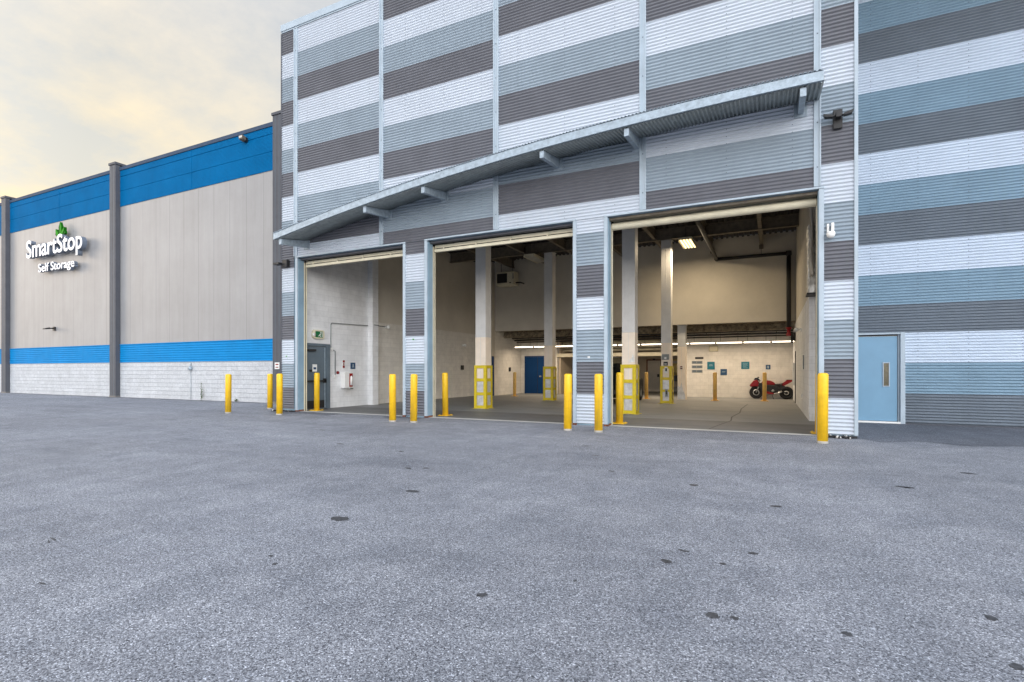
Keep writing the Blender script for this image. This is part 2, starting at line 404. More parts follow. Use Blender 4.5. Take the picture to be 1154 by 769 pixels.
def corr(name, x0, x1, z0, z1, Y, seq, off, mats, band=BAND, per=10, amp=.029, edges=None, screws=(), parent=None, cutx=None):
    """corrugated sheet; colour bands are faces of the sheet itself; seq = colours from the ground up"""
    mb = MB(); pitch = band/per; sub = 8
    step = pitch/sub
    zs = [z0]; k = math.ceil((z0-off)/step+1e-6)
    while off+k*step < z1-1e-6:
        zs.append(off+k*step); k += 1
    zs.append(z1)
    def yy(z):
        p = ((z-off)/pitch) % 1
        return Y - amp*(.5+.5*math.cos(2*math.pi*p)) 
    bounds = edges
    for a, b in zip(zs, zs[1:]):
        zm = (a+b)/2
        if bounds:
            bi = 0
            while bi+1 < len(bounds) and zm > bounds[bi+1]: bi += 1
        else: bi = math.floor((zm-off)/band)
        mi = seq[bi % 3]
        mb.quad((x0,yy(a),a),(x1,yy(a),a),(x1,yy(b),b),(x0,yy(b),b), mi, True)
    # screws on every second ridge
    for sx in screws:
        if not (x0 < sx < x1): continue
        kk = math.ceil((z0-off)/pitch)
        while off+kk*pitch < z1-.02:
            if kk % 2 == 0:
                z = off+kk*pitch; n = len(mb.v); y = Y-amp-.004
                for j in range(6):
                    t = math.pi*j/3; mb.v.append((sx+.011*math.cos(t), y, z+.011*math.sin(t)))
                mb.f.append(tuple(n+j for j in range(6))); mb.m.append(3); mb.s.append(False)
            kk += 1
    o = mb.build(name, mats+[M['screw']], parent or W, recalc=False)
    return o
CM = [M['white'], M['dark'], M['blue']]
WDB = (0,1,2); DBW = (1,2,0)
corr('cladding', -15.34, -14.74, .09, ZT, YA, DBW, 0, CM, screws=(-15.05,))
corr('cladding', -14.57, -11.002, HEAD+.02, ZT, YA, WDB, -.065, CM, screws=(-14.1,-12.75,-11.4))
corr('cladding', -10.854, -6.966, HEAD+.02, ZT, YA, DBW, -.075, CM, screws=(-10.0,-8.6,-7.35))
corr('cladding', -9.996, -9.275, .05, HEAD+.02, YA, DBW, -.03, CM)
corr('cladding', -6.801, -2.905, HEAD+.02, ZT, YA, WDB, -.055, CM, screws=(-6.2,-4.85,-3.52))
corr('cladding', -4.528, -3.80, .05, HEAD+.02, YA, WDB, -.02, CM)
corr('cladding', -2.749, .805, HEAD+.02, ZT, YA, DBW, -.015, CM, screws=(-2.27,-.93,.4))
corr('cladding', .94, 1.535, .06, ZT, YA, WDB, 0, CM)
# wall body behind the sheets (fills above the openings and the piers)
b = MB(); y0, y1 = 13.012, 13.24
b.box(-15.33,1.58,y0,y1,HEAD,ZT)
for x0, x1 in ((-15.33,-14.60),(-10.06,-9.22),(-4.60,-3.73),(.925,1.58)): b.box(x0,x1,y0,y1,0,HEAD-.003)
b.build('wall', M['jamb'], W)
# roof and flank walls
b = MB(); b.box(-15.33,12,13.24,60,ZT-.35,ZT-.1); b.build('roof', M['pil'], W)
corr_side = MB(); corr_side.box(-15.345,-15.20,13.245,60,0,ZT-.36); corr_side.build('flank_wall', M['dark'], W)
b = MB(); b.box(1.42,1.585,13.245,17.0,0,ZT-.36); b.build('flank_wall', M['blue'], W)
# parapet
b = MB(); b.box(-15.36,1.62,12.94,13.3,ZT,ZT+.23); b.box(-15.345,1.60,12.965,13.0,ZT-.05,ZT+.002-.004)
b.build('parapet_trim', M['trim'], W, bevel=.008)
b = MB(); b.box(-15.36,-15.2,13.31,60,ZT-.1,ZT+.228); b.build('parapet_trim', M['trim'], W)
# mullions: flat strip with two raised lips
def mullion(x0, x1, z0, z1):
    b = MB(); b.box(x0,x1,12.975,13.01,z0,z1)
    w = (x1-x0)*.22
    b.box(x0,x0+w,12.955,12.974,z0+.002,z1-.002); b.box(x1-w,x1,12.955,12.974,z0+.002,z1-.002)
    k = z0+.4
    while k < z1:
        b.box((x0+x1)/2-.012,(x0+x1)/2+.012,12.968,12.974,k,k+.024,1); k += .95
    b.build('mullion', [M['trim'], M['screw']], W)
mullion(-14.74,-14.57,HEAD+.06,ZT-.06); mullion(-11.002,-10.854,HEAD+.06,ZT-.06); mullion(-6.966,-6.801,HEAD+.06,ZT-.06)
mullion(-2.905,-2.749,HEAD+.06,ZT-.06); mullion(.805,.94,HEAD+.06,ZT-.06)
b = MB(); b.box(1.535,1.605,12.955,13.02,.05,ZT-.06); b.build('corner_trim', M['trim'], W, bevel=.006)
b = MB(); b.box(-15.375,-15.335,12.97,13.02,.05,ZT-.06); b.build('corner_trim', M['pil'], W)
# openings: jambs, head trims, door guides, roller doors
OPEN = [(-14.57,-10.09),(-9.195,-4.625),(-3.706,.900)]
for i, (x0, x1) in enumerate(OPEN):
    for sgn, x in ((-1, x0), (1, x1)):
        xo = x+sgn*.095
        b = MB(); b.box(min(x,xo),max(x,xo),12.962,13.0,.04,HEAD); b.box(x-.004 if sgn<0 else x-.014, x+.014 if sgn<0 else x+.004,13.001,13.242,.04,HEAD-.02,1)
        j = b.build('door_jamb', [M['trim'], M['jamb']], W, bevel=.004)
        # rusty foot, welded in behind the paint line
        r_ = MB(); r_.box(min(x,xo)-.002,max(x,xo)+.002,12.958,13.004,.0,.05); r_.box(x-.02,x+.02,13.006,13.24,0,.06); r_.build('rusty_foot', M['rust'], j)
        gd = MB(); gd.box(min(x,x-sgn*.012),max(x,x-sgn*.012),13.245,13.30,.0,HEAD-.12); gd.box(min(x-sgn*.005,x-sgn*.03),max(x-sgn*.005,x-sgn*.03),13.33,13.36,.0,HEAD-.12)
        gd.build('door_guide', M['cream'], W)
        gd = MB(); gd.box(min(x+sgn*.02,x-sgn*.015),max(x+sgn*.02,x-sgn*.015),13.301,13.328,0,HEAD-.05); gd.build('guide_seal', M['black'], W)
    b = MB(); b.box(x0-.095,x1+.095,12.950,13.0,HEAD+.001,HEAD+.045)
    b.build('head_trim', M['trim'], W, bevel=.004)
    b = MB(); b.box(x0+.016,x1-.016,13.09,13.12,HEAD-.065,HEAD-.004); b.box(x0+.016,x1-.016,13.121,13.243,HEAD-.065,HEAD-.05); b.build('head_flashing', M['beam'] if i==2 else M['pil'], W)
    rd = MB()
    if i == 2:
        # rolled curtain seen as a rounded roll
        pr = [(13.40+.095*math.sin(t), 5.125-.095*math.cos(t)) for t in [k*math.pi/8 for k in range(17)]]
        pr = [(13.37+.10*math.cos(2*math.pi*k/20), 5.105+.092*math.sin(2*math.pi*k/20)) for k in range(20)]
        rd.prism(pr, x0+.02, x1-.02, ax='x')
        rd.box(x0+.02,x1-.02,13.46,13.50,5.05,5.6)
    else:
        rd.box(x0+.02,x1-.02,13.31,13.40,4.99,5.075)
        rd.box(x0+.02,x1-.02,13.34,13.36,5.105,5.20); rd.box(x0+.02,x1-.02,13.43,13.45,5.0,5.6,1)
    o = rd.build('roller_door', [M['cream'], M['deck']], W, bevel=.006)
    k = x0+.35
    while k < x1:
        br = MB(); br.box(k-.018,k+.018,13.315,13.337,5.06,5.19); br.build('hanger', M['cream'], o); k += 1.12
    hd = MB(); hd.box(x0-.1,x1+.1,13.52,14.05,5.2,5.85); hd.build('door_hood', M['deck'], W)

# recessed right wing
YC = 17.0
edges = [-.01,.81,1.61,2.41,3.146]+[3.146+.8186*k for k in range(1,14)]
CR = [M['white_r'], M['dark_r'], M['blue_r']]
scr = [2.379+1.03*k for k in range(10)]
corr('cladding', 1.586, 12, 2.41, ZT, YC, (1,2,0), 3.146-.8186*5, CR, band=.8186, per=11, amp=.026, edges=edges, screws=scr)
corr('cladding', 3.142, 12, .03, 2.408, YC, (1,2,0), -.01, CR, band=.8186, per=11, amp=.026, edges=edges, screws=scr)
b = MB(); b.box(1.586,12,17.02,17.3,2.42,ZT-.36); b.box(3.13,12,17.02,17.3,0,2.418); b.box(1.586,1.9,17.02,17.3,0,2.418); b.build('wall', M['pil'], W)
b = MB(); b.box(3.14,12,16.96,17.02,.0,.03); b.build('base_flashing', M['pil'], W)
b = MB(); b.box(1.62,12,16.94,17.3,ZT,ZT+.23); b.build('parapet_trim', M['trim'], W)
# blue service door
dr = MB(); dr.box(1.975,2.977,17.02,17.065,.06,2.32)
o = dr.build('door', M['sdoor'], W, bevel=.004)
fr = MB(); fr.box(3.035,3.14,16.955,17.10,.0,2.41); fr.box(1.80,3.033,16.955,17.10,2.365,2.41); fr.box(1.80,1.94,16.955,17.1,0,2.363)
fr.box(2.990,3.034,17.03,17.1,0,2.364); fr.build('door_frame', M['trim'], o, bevel=.004)
gk = MB(); gk.box(2.979,2.989,17.03,17.06,.02,2.36); gk.box(1.945,2.988,17.03,17.06,2.325,2.362); gk.build('door_gap', M['darksteel'], o)
lt = MB(); lt.box(2.678,2.788,17.008,17.015,1.0,1.60); lt.build('window', M['lite'], o)
lf = MB()
lf.box(2.655,2.676,17.0,17.019,.98,1.625); lf.box(2.79,2.811,17.0,17.019,.98,1.625); lf.box(2.677,2.789,17.0,17.019,.98,.999); lf.box(2.677,2.789,17.0,17.019,1.601,1.625)
lf.build('window_frame', M['trim'], o)
sl = MB(); sl.box(1.94,3.03,16.93,17.07,.008,.05); sl.build('sill', M['white_p'], o)

# ------------------------------------------------------------------ canopy
def cz(x): return 7.2-.006*(x-1)**2
CX0, CX1, CYF = -14.33, .90, 11.80
def deck(y0, y1, dz0, dz1, name, mat, parent, amp=.022, pitch=.0824, th=.004):
    mb = MB(); n = int((CX1-CX0)/pitch*8)
    prof = []
    for i in range(n+1):
        x = CX0+(CX1-CX0)*i/n; p = ((x-CX0)/pitch) % 1
        w = max(-1, min(1, 1.9*math.cos(2*math.pi*p)))
        prof.append((x, cz(x)+amp*.5*w))
    for (a, b) in zip(prof, prof[1:]):
        mb.quad((a[0],y0,a[1]+dz0),(b[0],y0,b[1]+dz0),(b[0],y1,b[1]+dz1),(a[0],y1,a[1]+dz1), 0, True)
    o = mb.build(name, mat, parent, recalc=False)
    s = o.modifiers.new('thick', 'SOLIDIFY'); s.thickness = th; s.offset = 0
    return o
cano = deck(11.78, 12.985, .018, .20, 'canopy', M['galv'], W)
deck(11.86, 12.985, -.185, -.01, 'soffit', M['galv_d'], cano, amp=.036)
fa = MB(); n = 80
for i in range(n):
    xa = CX0+(CX1-CX0)*i/n; xb = CX0+(CX1-CX0)*(i+1)/n
    za, zb = cz(xa), cz(xb)
    for (ya, yb, d0, d1) in ((11.80,11.812,-.185,0),(11.812,11.86,-.185,-.173),(11.812,11.86,-.012,0)):
        n0 = len(fa.v)
        P = [(xa,ya,za+d0),(xb,ya,zb+d0),(xb,yb,zb+d0),(xa,yb,za+d0),(xa,ya,za+d1),(xb,ya,zb+d1),(xb,yb,zb+d1),(xa,yb,za+d1)]
        fa.v += P
        qs = [(0,3,2,1),(4,5,6,7),(0,1,5,4),(2,3,7,6)]
        if i == 0: qs.append((3,0,4,7))
        if i == n-1: qs.append((1,2,6,5))
        for q in qs: fa.f.append(tuple(n0+k for k in q)); fa.m.append(0); fa.s.append(False)
fa.build('fascia', M['galv'], cano, recalc=False)
for x in (CX0-.012, CX1):
    e = MB(); z = cz(x)
    e.hexa([(x,11.80,z-.185),(x+.012,11.80,z-.185),(x+.012,12.99,z-.01),(x,12.99,z-.01),(x,11.80,z-.10),(x+.012,11.80,z-.10),(x+.012,12.99,z+.10),(x,12.99,z+.10)])
    e.build('end_plate', M['galv_d'], cano)
for x in (-14.12,-10.63,-8.57,-5.04,-2.96,.556):
    e = MB(); z = cz(x); w = .055
    for (ya, yb, da0, da1, db0, db1) in ((11.88,12.96,-.385,-.215,-.27,-.035),):
        e.hexa([(x-w,ya,z+da0),(x+w,ya,z+da0),(x+w,yb,z+db0),(x-w,yb,z+db0),(x-w,ya,z+da1),(x+w,ya,z+da1),(x+w,yb,z+db1),(x-w,yb,z+db1)])
    e.box(x-w-.07,x+w+.07,12.962,12.985,z-.33,z-.02)
    for sx in (-1, 1):
        for dz in (-.30,-.06): e.box(x+sx*(w+.045)-.012,x+sx*(w+.045)+.012,12.945,12.961,z+dz-.012,z+dz+.012)
    e.build('bracket', M['galv'], cano, bevel=.005)

# ------------------------------------------------------------------ interior shell
XL, XR = -14.85, .93
b = MB(); b.box(XL-.2,XL,13.245,16.8,0,7.5); b.build('block_wall', M['cmu_l'], W)
b = MB(); b.box(XL-.2,XL,16.8,26,0,3.43); b.build('block_wall', M['cmu'], W)
b = MB(); b.box(XL-.2,XL-.012,16.8,26,3.432,7.5); b.build('upper_wall', M['drywall'], W)
b = MB(); b.box(XL+.001,-14.60,16.8,17.15,0,7.4); b.build('pilaster', M['cmu_l'], W)
b = MB(); b.box(XL-.1,-13.95,26.0,29.6,0,3.7); b.build('block_wall', M['cmu'], W)
b = MB(); b.box(XL,-13.85,25.6,25.995,0,7.4); b.build('pilaster', M['drywall'], W)
b = MB(); b.box(XR,1.075,16.8,29.6,0,3.49); b.build('block_wall', M['cmu_l'], W)
b = MB(); b.box(XR+.012,1.075,16.8,26.5,3.492,7.5); b.build('upper_wall', M['drywall'], W)
b = MB(); b.box(1.077,1.42,13.245,16.9,0,7.5); b.build('upper_wall', M['cmu'], W)
b = MB(); b.box(-13.84,XR+.01,26.0,26.2,3.59,7.5); b.build('bulkhead', M['drywall'], W)
for xa, xb in ((-13.94,-11.55),(-4.14,1.07)):
    b = MB(); b.box(xa,xb,29.6,29.8,0,3.7); b.build('back_wall', M['cmu'], W)
b = MB(); b.box(-11.548,-4.142,29.55,29.8,2.22,2.42); b.build('lintel', M['cream'], W)
for xa, xb, ya in ((-11.53,-11.40,29.81),(-4.40,-4.25,29.81)):
    b = MB(); b.box(xa,xb,ya,36,0,3.7); b.build('corridor_wall', M['corridor'], W)
b = MB(); b.box(-11.4,-4.4,36,36.2,0,3.7); b.build('corridor_wall', M['corridor'], W)
# ceiling: dark fluted deck, girders, joists
mb = MB(); x = XL
while x < XR:
    for (a, b_, za, zb) in ((0,.09,7.45,7.45),(.09,.11,7.45,7.53),(.11,.20,7.53,7.53),(.20,.22,7.53,7.45)):
        mb.quad((x+a,13.25,za),(x+b_,13.25,zb),(x+b_,26,zb),(x+a,26,za))
    x += .22
mb.build('ceiling_deck', M['deck'], W, recalc=False)
for Y in (16.9, 23.0):
    b = MB(); b.box(XL,XR,Y-.1,Y+.1,6.95,6.975); b.box(XL,XR,Y-.008,Y+.008,6.976,7.40); b.box(XL,XR,Y-.1,Y+.1,7.402,7.42)
    b.build('girder', M['beam'], W)
k = -.42
while k > XL+.3:
    b = MB(); b.box(k-.07,k+.07,13.3,25.98,7.0,7.02); b.box(k-.006,k+.006,13.3,25.98,7.022,7.40); b.box(k-.07,k+.07,13.3,25.98,7.402,7.42)
    for Y in (16.9,23.0):
        for s_ in (-1,1): b.box(k+s_*.04-.01,k+s_*.04+.01,Y-.11,Y-.09,7.0,7.35)
    b.build('joist', M['beam'], W); k -= 2.04
for xx in (-.42,-2.46):
    b = MB(); b.box(xx-.09,xx+.09,25.9,25.995,6.82,7.0); b.build('beam_seat', M['beam'], W)
# low soffit over the back strip: sprayed fluted deck and services
mb = MB(); x = -13.95
while x < XR:
    for (a, b_, za, zb) in ((0,.14,3.62,3.62),(.14,.17,3.62,3.70),(.17,.31,3.70,3.70),(.31,.34,3.70,3.62)):
        mb.quad((x+a,26.2,za),(x+b_,26.2,zb),(x+b_,36,zb),(x+a,36,za))
    x += .34
mb.build('soffit_deck', M['spray'], W, recalc=False)
b = MB(); b.box(-13.9,XR,27.2,27.5,3.30,3.6); b.build('soffit_beam', M['spray'], W)
b = MB()
for (Y, z, r) in ((28.6,3.22,.05),(28.9,3.12,.035),(28.3,3.34,.06)):
    b.tube([(-13.9,Y,z),(XR-.02,Y,z)], r, 8)
for xx in (-13,-9.6,-6.2,-3,.2): b.tube([(xx,28.6,3.22),(xx,28.6,3.62)], .015, 6)
tag(b.build('sprinkler_pipes', M['darksteel'], weld=False), 'run of dark parallel sprinkler pipes under the low soffit along the back wall', 'pipes')
b = MB()
for (Y, z, r) in ((30.2,3.05,.10),(30.2,2.62,.07),(30.6,2.80,.05)):
    b.tube([(-11.38,Y,z),(-4.42,Y,z)], r, 10)
tag(b.build('duct_pipes', M['cream'], weld=False), 'cream painted horizontal pipes over the corridor opening behind the columns', 'pipes')
# dropped unit heaters hung in the soffit
for (x, Y) in ((-10.9,27.9),(-6.2,27.6)):
    b = MB(); b.box(x-.55,x+.55,Y-.15,Y+.15,3.24,3.42); b.tube([(x-.4,Y,3.42),(x-.4,Y,3.62)], .012, 6); b.tube([(x+.4,Y,3.42),(x+.4,Y,3.62)], .012, 6)
    tag(b.build('fan_coil', M['darksteel'], weld=False), 'flat black fan coil under the low soffit above the blue double door' if x < -8 else 'flat black fan coil under the low soffit behind the dark parked car', 'fan coil')

# columns with yellow guards
def column(x, y, w, ztop, zpaint, guard=True, scuff=False):
    o = MB(); o.box(x-w/2,x+w/2,y-w/2,y+w/2,0,zpaint)
    c = o.build('column', M['colpaint'], W, bevel=.006)
    o = MB(); o.box(x-w/2+.002,x+w/2-.002,y-w/2+.002,y+w/2-.002,zpaint+.001,ztop)
    o.box(x-w/2-.03,x+w/2+.03,y-w/2-.03,y+w/2+.03,ztop,ztop+.03)
    o.build('upper_shaft', M['colgrey'], c, bevel=.006)
    e = MB(); e.box(x-.004,x+.004,y-w/2-.004,y-w/2+.002,.0,ztop); e.build('seam', M['colgrey'], c)
    if guard:
        gz = 1.60; q = w/2+.035; t = .014; s = .108
        gb = MB()
        for (sx, sy) in ((-1,-1),(1,-1),(-1,1),(1,1)):
            X, Y = x+sx*q, y+sy*q
            gb.box(min(X,X-sx*s),max(X,X-sx*s),min(Y,Y-sy*t),max(Y,Y-sy*t),0,gz)
            gb.box(min(X,X-sx*t),max(X,X-sx*t),min(Y-sy*t,Y-sy*s),max(Y-sy*t,Y-sy*s),0,gz)
        for z in (.02,.50,1.01,gz-.11):
            h = .11
            for sy in (-1,1): gb.box(x-q+s,x+q-s,min(y+sy*q,y+sy*(q-t)),max(y+sy*q,y+sy*(q-t)),z,z+h)
            for sx in (-1,1): gb.box(min(x+sx*q,x+sx*(q-t)),max(x+sx*q,x+sx*(q-t)),y-q+s,y+q-s,z,z+h)
        for (sx, sy) in ((-1,-1),(1,-1),(-1,1),(1,1)): gb.box(x+sx*(q+.03)-.05,x+sx*(q+.03)+.05,y+sy*(q-.05)-.05,y+sy*(q-.05)+.05,.006,.016)
        gb.build('column_guard', M['guard'], c)
        # scuffed metal skin visible through the cage
        sk = MB(); sk.box(x-w/2-.004,x+w/2+.004,y-w/2-.004,y+w/2+.004,.02,1.0); sk.build('kick_skin', M['colworn'], c)
    if scuff:
        sk = MB(); pts = [(x-w/2+.01,.02),(x+w/2-.01,.02),(x+w/2-.03,.25),(x+.06,.5),(x,.85),(x-.07,.6),(x-w/2+.01,.7)]
        sk.prism(pts, y-w/2-.005, y-w/2-.001); sk.build('scuff_patch', M['colworn'], c)
    return c
c1 = column(-9.60,17.1,.43,6.95,2.63)
c2 = column(-9.42,23.2,.42,6.95,2.58)
c3 = column(-4.13,17.06,.42,6.95,2.63)
c4 = column(-4.03,23.2,.41,6.95,2.58)
c5 = column(-3.90,26.6,.38,3.58,2.56, guard=False, scuff=True)
# notices and taped bits on the columns
def sign(name, x0, x1, z0, z1, y, mat, label, cat='sign', marks=(), mm='signmark', group=None, th=.02):
    r_ = empty(name, ((x0+x1)/2, y, z0), label=label, cat=cat, group=group)
    b = MB(); b.box(x0,x1,y-th,y,z0,z1); b.build('board', M[mat], r_, bevel=.003)
    if marks:
        m_ = MB()
        for (a, b_, c_, d_) in marks:   # fractions of the board
            m_.box(x0+(x1-x0)*a,x0+(x1-x0)*b_,y-th-.004,y-th-.0005,z0+(z1-z0)*c_,z0+(z1-z0)*d_)
        m_.build('printing', M[mm], r_)
    return r_
sign('notice', -4.20,-3.90,1.86,2.10,22.98,'signgrey','grey notice with a pale triangle on the rear right column',marks=((.35,.65,.15,.5),),mm='white_p')
sign('sticker', -4.13,-3.95,1.62,1.78,22.985,'black','black sticker at the top of the rear right column guard',marks=((.2,.8,.3,.5),),mm='white_p')
sign('sticker', -4.08,-3.96,1.30,1.56,22.975,'white_p','black and white sticker inside the rear right column guard',marks=((.25,.8,.3,.8),),mm='black')
sign('sticker', -4.06,-3.95,.30,.62,22.975,'signgrey','low worn sticker inside the rear right column guard',marks=((.3,.7,.3,.8),),mm='black')
sign('notice', -3.97,-3.84,1.46,1.64,26.405,'white_p','small white and red notice on the unguarded column',marks=((.1,.9,.55,.9),(.1,.9,.1,.4)),mm='rust')
b = MB(); b.prism([(-4.1,1.66),(-3.93,1.68),(-3.94,1.82),(-3.99,1.95),(-4.02,1.80),(-4.09,1.76)],16.842,16.848)
tag(b.build('tape_scrap', M['foil']), 'torn silver foil scrap above the guard of the front right column', 'foil')

# ------------------------------------------------------------------ items on the back wall (y = 29.6)
lines = ((.2,.8,.78,.81),(.2,.75,.64,.67),(.2,.8,.50,.53),(.2,.65,.36,.39),(.2,.8,.22,.25))
sign('wall_sign', -3.06,-2.69,1.47,1.87,29.595,'teal','bright teal square sign on the back wall, left of the bollards', marks=((.25,.75,.45,.5),(.3,.7,.62,.66)))
sign('wall_sign', -2.41,-2.09,1.17,1.49,29.595,'navy','dark navy square sign below and right of the bright teal one', marks=((.25,.75,.5,.56),))
sign('wall_sign', -1.41,-1.03,1.49,1.86,29.595,'teal','blue teal sign with pale text lines on the back wall above left of the motorcycle', marks=lines)
sign('wall_sign', -.275,-.06,1.47,1.70,29.595,'navy','small navy sign with a pale emblem directly above the motorcycle', marks=((.4,.6,.2,.8),(.25,.75,.45,.55)))
sign('wall_sign', -3.67,-3.25,2.02,2.13,29.595,'black','narrow black plate above the three grey strips on the back wall')
for k, (nm) in enumerate(('top','middle','bottom')):
    z = 1.92-.235*k
    sign('strip_sign', -3.84,-3.30,z-.15,z,29.595,'signgrey','%s grey strip sign of the three stacked on the back wall' % nm, marks=((.08,.42,.2,.85),(.5,.92,.15,.8)), mm='greydoor', group='stacked grey strip signs')
r_ = empty('emergency_light', (-2.75,29.6,2.44), label='cream emergency light box under the tubes on the back wall', cat='emergency light')
b = MB(); b.box(-2.97,-2.53,29.48,29.597,2.42,2.70); b.build('housing', M['window_in'], r_, bevel=.015)
b = MB(); b.box(-2.94,-2.56,29.472,29.479,2.45,2.67); b.build('face', M['cream'], r_)
# fluorescent tubes
xs = -13.6; k = 0
tl0 = None
spots = []
while xs < .5:
    spots.append(xs); xs += 1.235
def tubelight():
    r_ = empty('tube_light', (0,0,0))
    b = MB(); b.box(.02,1.19,-.04,.04,.035,.075); b.build('channel', M['white_p'], r_)
    b = MB(); b.tube([(.03,0,0),(1.18,0,0)], .026, 10); b.build('tube', M['tube'], r_)
    b = MB(); b.box(.0,.028,-.03,.03,-.03,.034); b.box(1.182,1.21,-.03,.03,-.03,.034); b.build('end_cap', M['signgrey'], r_)
    for hx in (.2, 1.0):
        b = MB(); b.tube([(hx,0,.075),(hx,0,.80)], .008, 5); b.build('hanger_rod', M['darksteel'], r_)
    return r_
tl0 = tubelight()
ORD = ['first','second','third','fourth','fifth','sixth','seventh','eighth','ninth','tenth','eleventh','twelfth']
for i, x in enumerate(spots):
    o = tl0 if i == 0 else copy_tree(tl0)
    o.location = (x, 28.0, 2.775)
    tag(o, '%s lit fluorescent tube of the row under the soffit, counted from the left' % ORD[i], 'tube light', 'fluorescent tubes in one row along the back')
# blue double door
dr = MB(); dr.box(-13.58,-12.03,29.54,29.6,.02,2.24); o = dr.build('double_door', M['bluedoor'], W)
g_ = MB(); g_.box(-12.815,-12.795,29.53,29.539,.03,2.23); g_.build('door_seam', M['black'], o)
g_ = MB(); g_.box(-12.66,-12.55,29.47,29.539,1.02,1.10); g_.build('handle', M['chrome'], o)
g_ = MB(); g_.box(-13.66,-13.582,29.52,29.6,0,2.3); g_.box(-12.028,-11.95,29.52,29.6,0,2.3); g_.box(-13.58,-12.03,29.52,29.6,2.245,2.3); g_.build('door_frame', M['bluedoor'], o)
# left wall blue door sliver beyond first column
dr = MB(); dr.box(-13.849,-13.82,25.62,25.84,.02,2.2); dr.build('door', M['bluedoor'], W)
# corridor door and bits
dr = MB(); dr.box(-7.50,-6.66,35.94,35.998,.02,2.08); o = dr.build('door', M['doorbeige'], W)
g_ = MB(); g_.box(-7.58,-7.502,35.92,36,0,2.16); g_.box(-6.658,-6.58,35.92,36,0,2.16); g_.box(-7.5,-6.66,35.92,36,2.085,2.16); g_.build('door_frame', M['rust'], o)
g_ = MB(); g_.box(-6.86,-6.72,35.88,35.939,.98,1.18); g_.build('handle', M['black'], o)
g_ = MB(); g_.box(-7.15,-7.0,35.90,35.94,2.1,2.2); g_.build('door_closer', M['black'], o)
r_ = empty('office_window', (-9.2,36,1.2), label='framed yellow lit window in the far corridor left of the front right column', cat='window')
b = MB(); b.box(-9.9,-8.3,35.96,35.997,1.45,2.3); b.build('pane', M['window_in'], r_)
b = MB(); b.box(-9.98,-9.902,35.93,35.998,1.4,2.36); b.box(-8.298,-8.22,35.93,35.998,1.4,2.36); b.box(-9.9,-8.3,35.93,35.998,2.302,2.36); b.box(-9.9,-8.3,35.93,35.998,1.4,1.448); b.build('frame', M['white_p'], r_)
sign('poster', -6.3,-5.5,1.1,2.15,35.995,'poster','yellow poster on the corridor wall behind the rear right column', cat='poster', marks=((.1,.9,.75,.92),(.1,.6,.2,.5)), mm='doorbeige')
for k in range(3):
    b = MB(); b.box(-6.2+.04*k,-5.45-.03*k,35.2,35.8,.012+.36*k,.35+.36*k)
    tag(b.build('storage_bin', [M['signgrey'],M['doorbeige'],M['greydoor']][k], bevel=.02), ['grey bottom bin of the stack under the yellow poster','beige middle bin of the stack under the yellow poster','blue-grey top bin of the stack under the yellow poster'][k], 'bin', 'bins stacked under the poster')
# pallet trolley right of the second column
r_ = empty('wooden_pallet', (-10.6,33.4,0), label='reddish wooden pallet on the floor behind the rear left column', cat='pallet')
for z, nm in ((.30,'deck_board'),(.02,'base_board')):
    for k in range(5):
        b = MB(); b.box(-11.2,-9.9,33.0+.2*k,33.12+.2*k,z,z+.03); b.build(nm, M['pallet'], r_)
b = MB()
for x in (-11.2,-10.6,-10.0): b.box(x,x+.1,33.0,33.92,.052,.298)
b.build('stringer', M['pallet'], r_)

# ------------------------------------------------------------------ high-level fittings
def hb(name, x, y, z, lit, label):
    r_ = empty(name, (x,y,z), label=label, cat='ceiling light')
    b = MB(); b.box(x-.26,x+.26,y-.8,y+.8,z+.001,z+.09)
    b.box(x-.27,x-.25,y-.81,y+.81,z-.05,z+.0); b.box(x+.25,x+.27,y-.81,y+.81,z-.05,z+.0)
    b.build('housing', M['cream'], r_)
    for k in range(4):
        t_ = MB(); xx = x-.18+.12*k; t_.box(xx-.028,xx+.028,y-.76,y+.76,z-.03,z-.002); t_.build('lamp_tube', M['highbay'] if lit else M['unlit'], r_)
    for s_ in (-.6,.6):
        b = MB(); b.tube([(x,y+s_,z+.09),(x,y+s_,7.4)], .008, 5); b.build('hanger_rod', M['darksteel'], r_)
    return r_
hb('high_bay_light', -3.14,22.98,6.70,True,'glowing yellow high bay ceiling light hanging in the third bay')
hb('high_bay_light', -10.05,22.98,6.70,False,'unlit pale high bay ceiling light hanging in the middle bay')
r_ = empty('unit_heater', (-12.85,25.4,5.95), label='pale boxy unit heater with black grille hung high behind the front left column', cat='heater')
b = MB(); b.box(-13.4,-12.32,25.25,25.85,5.98,6.72); b.build('casing', M['cream'], r_, bevel=.04)
b = MB(); b.box(-13.32,-12.72,25.235,25.249,6.12,6.62); 
b.build('grille', M['black'], r_)
b = MB(); b.box(-12.58,-12.48,25.24,25.249,6.08,6.13); b.box(-12.38,-12.34,25.24,25.249,6.3,6.6); b.tube([(-12.32,25.5,6.12),(-12.05,25.5,6.12),(-12.05,25.95,6.12)], .035, 8); b.build('gas_valve', M['black'], r_, weld=False)
for xx in (-13.2,-12.5):
    b = MB(); b.tube([(xx,25.5,6.72),(xx,25.5,7.4)], .015, 6); b.build('hanger_rod', M['darksteel'], r_)
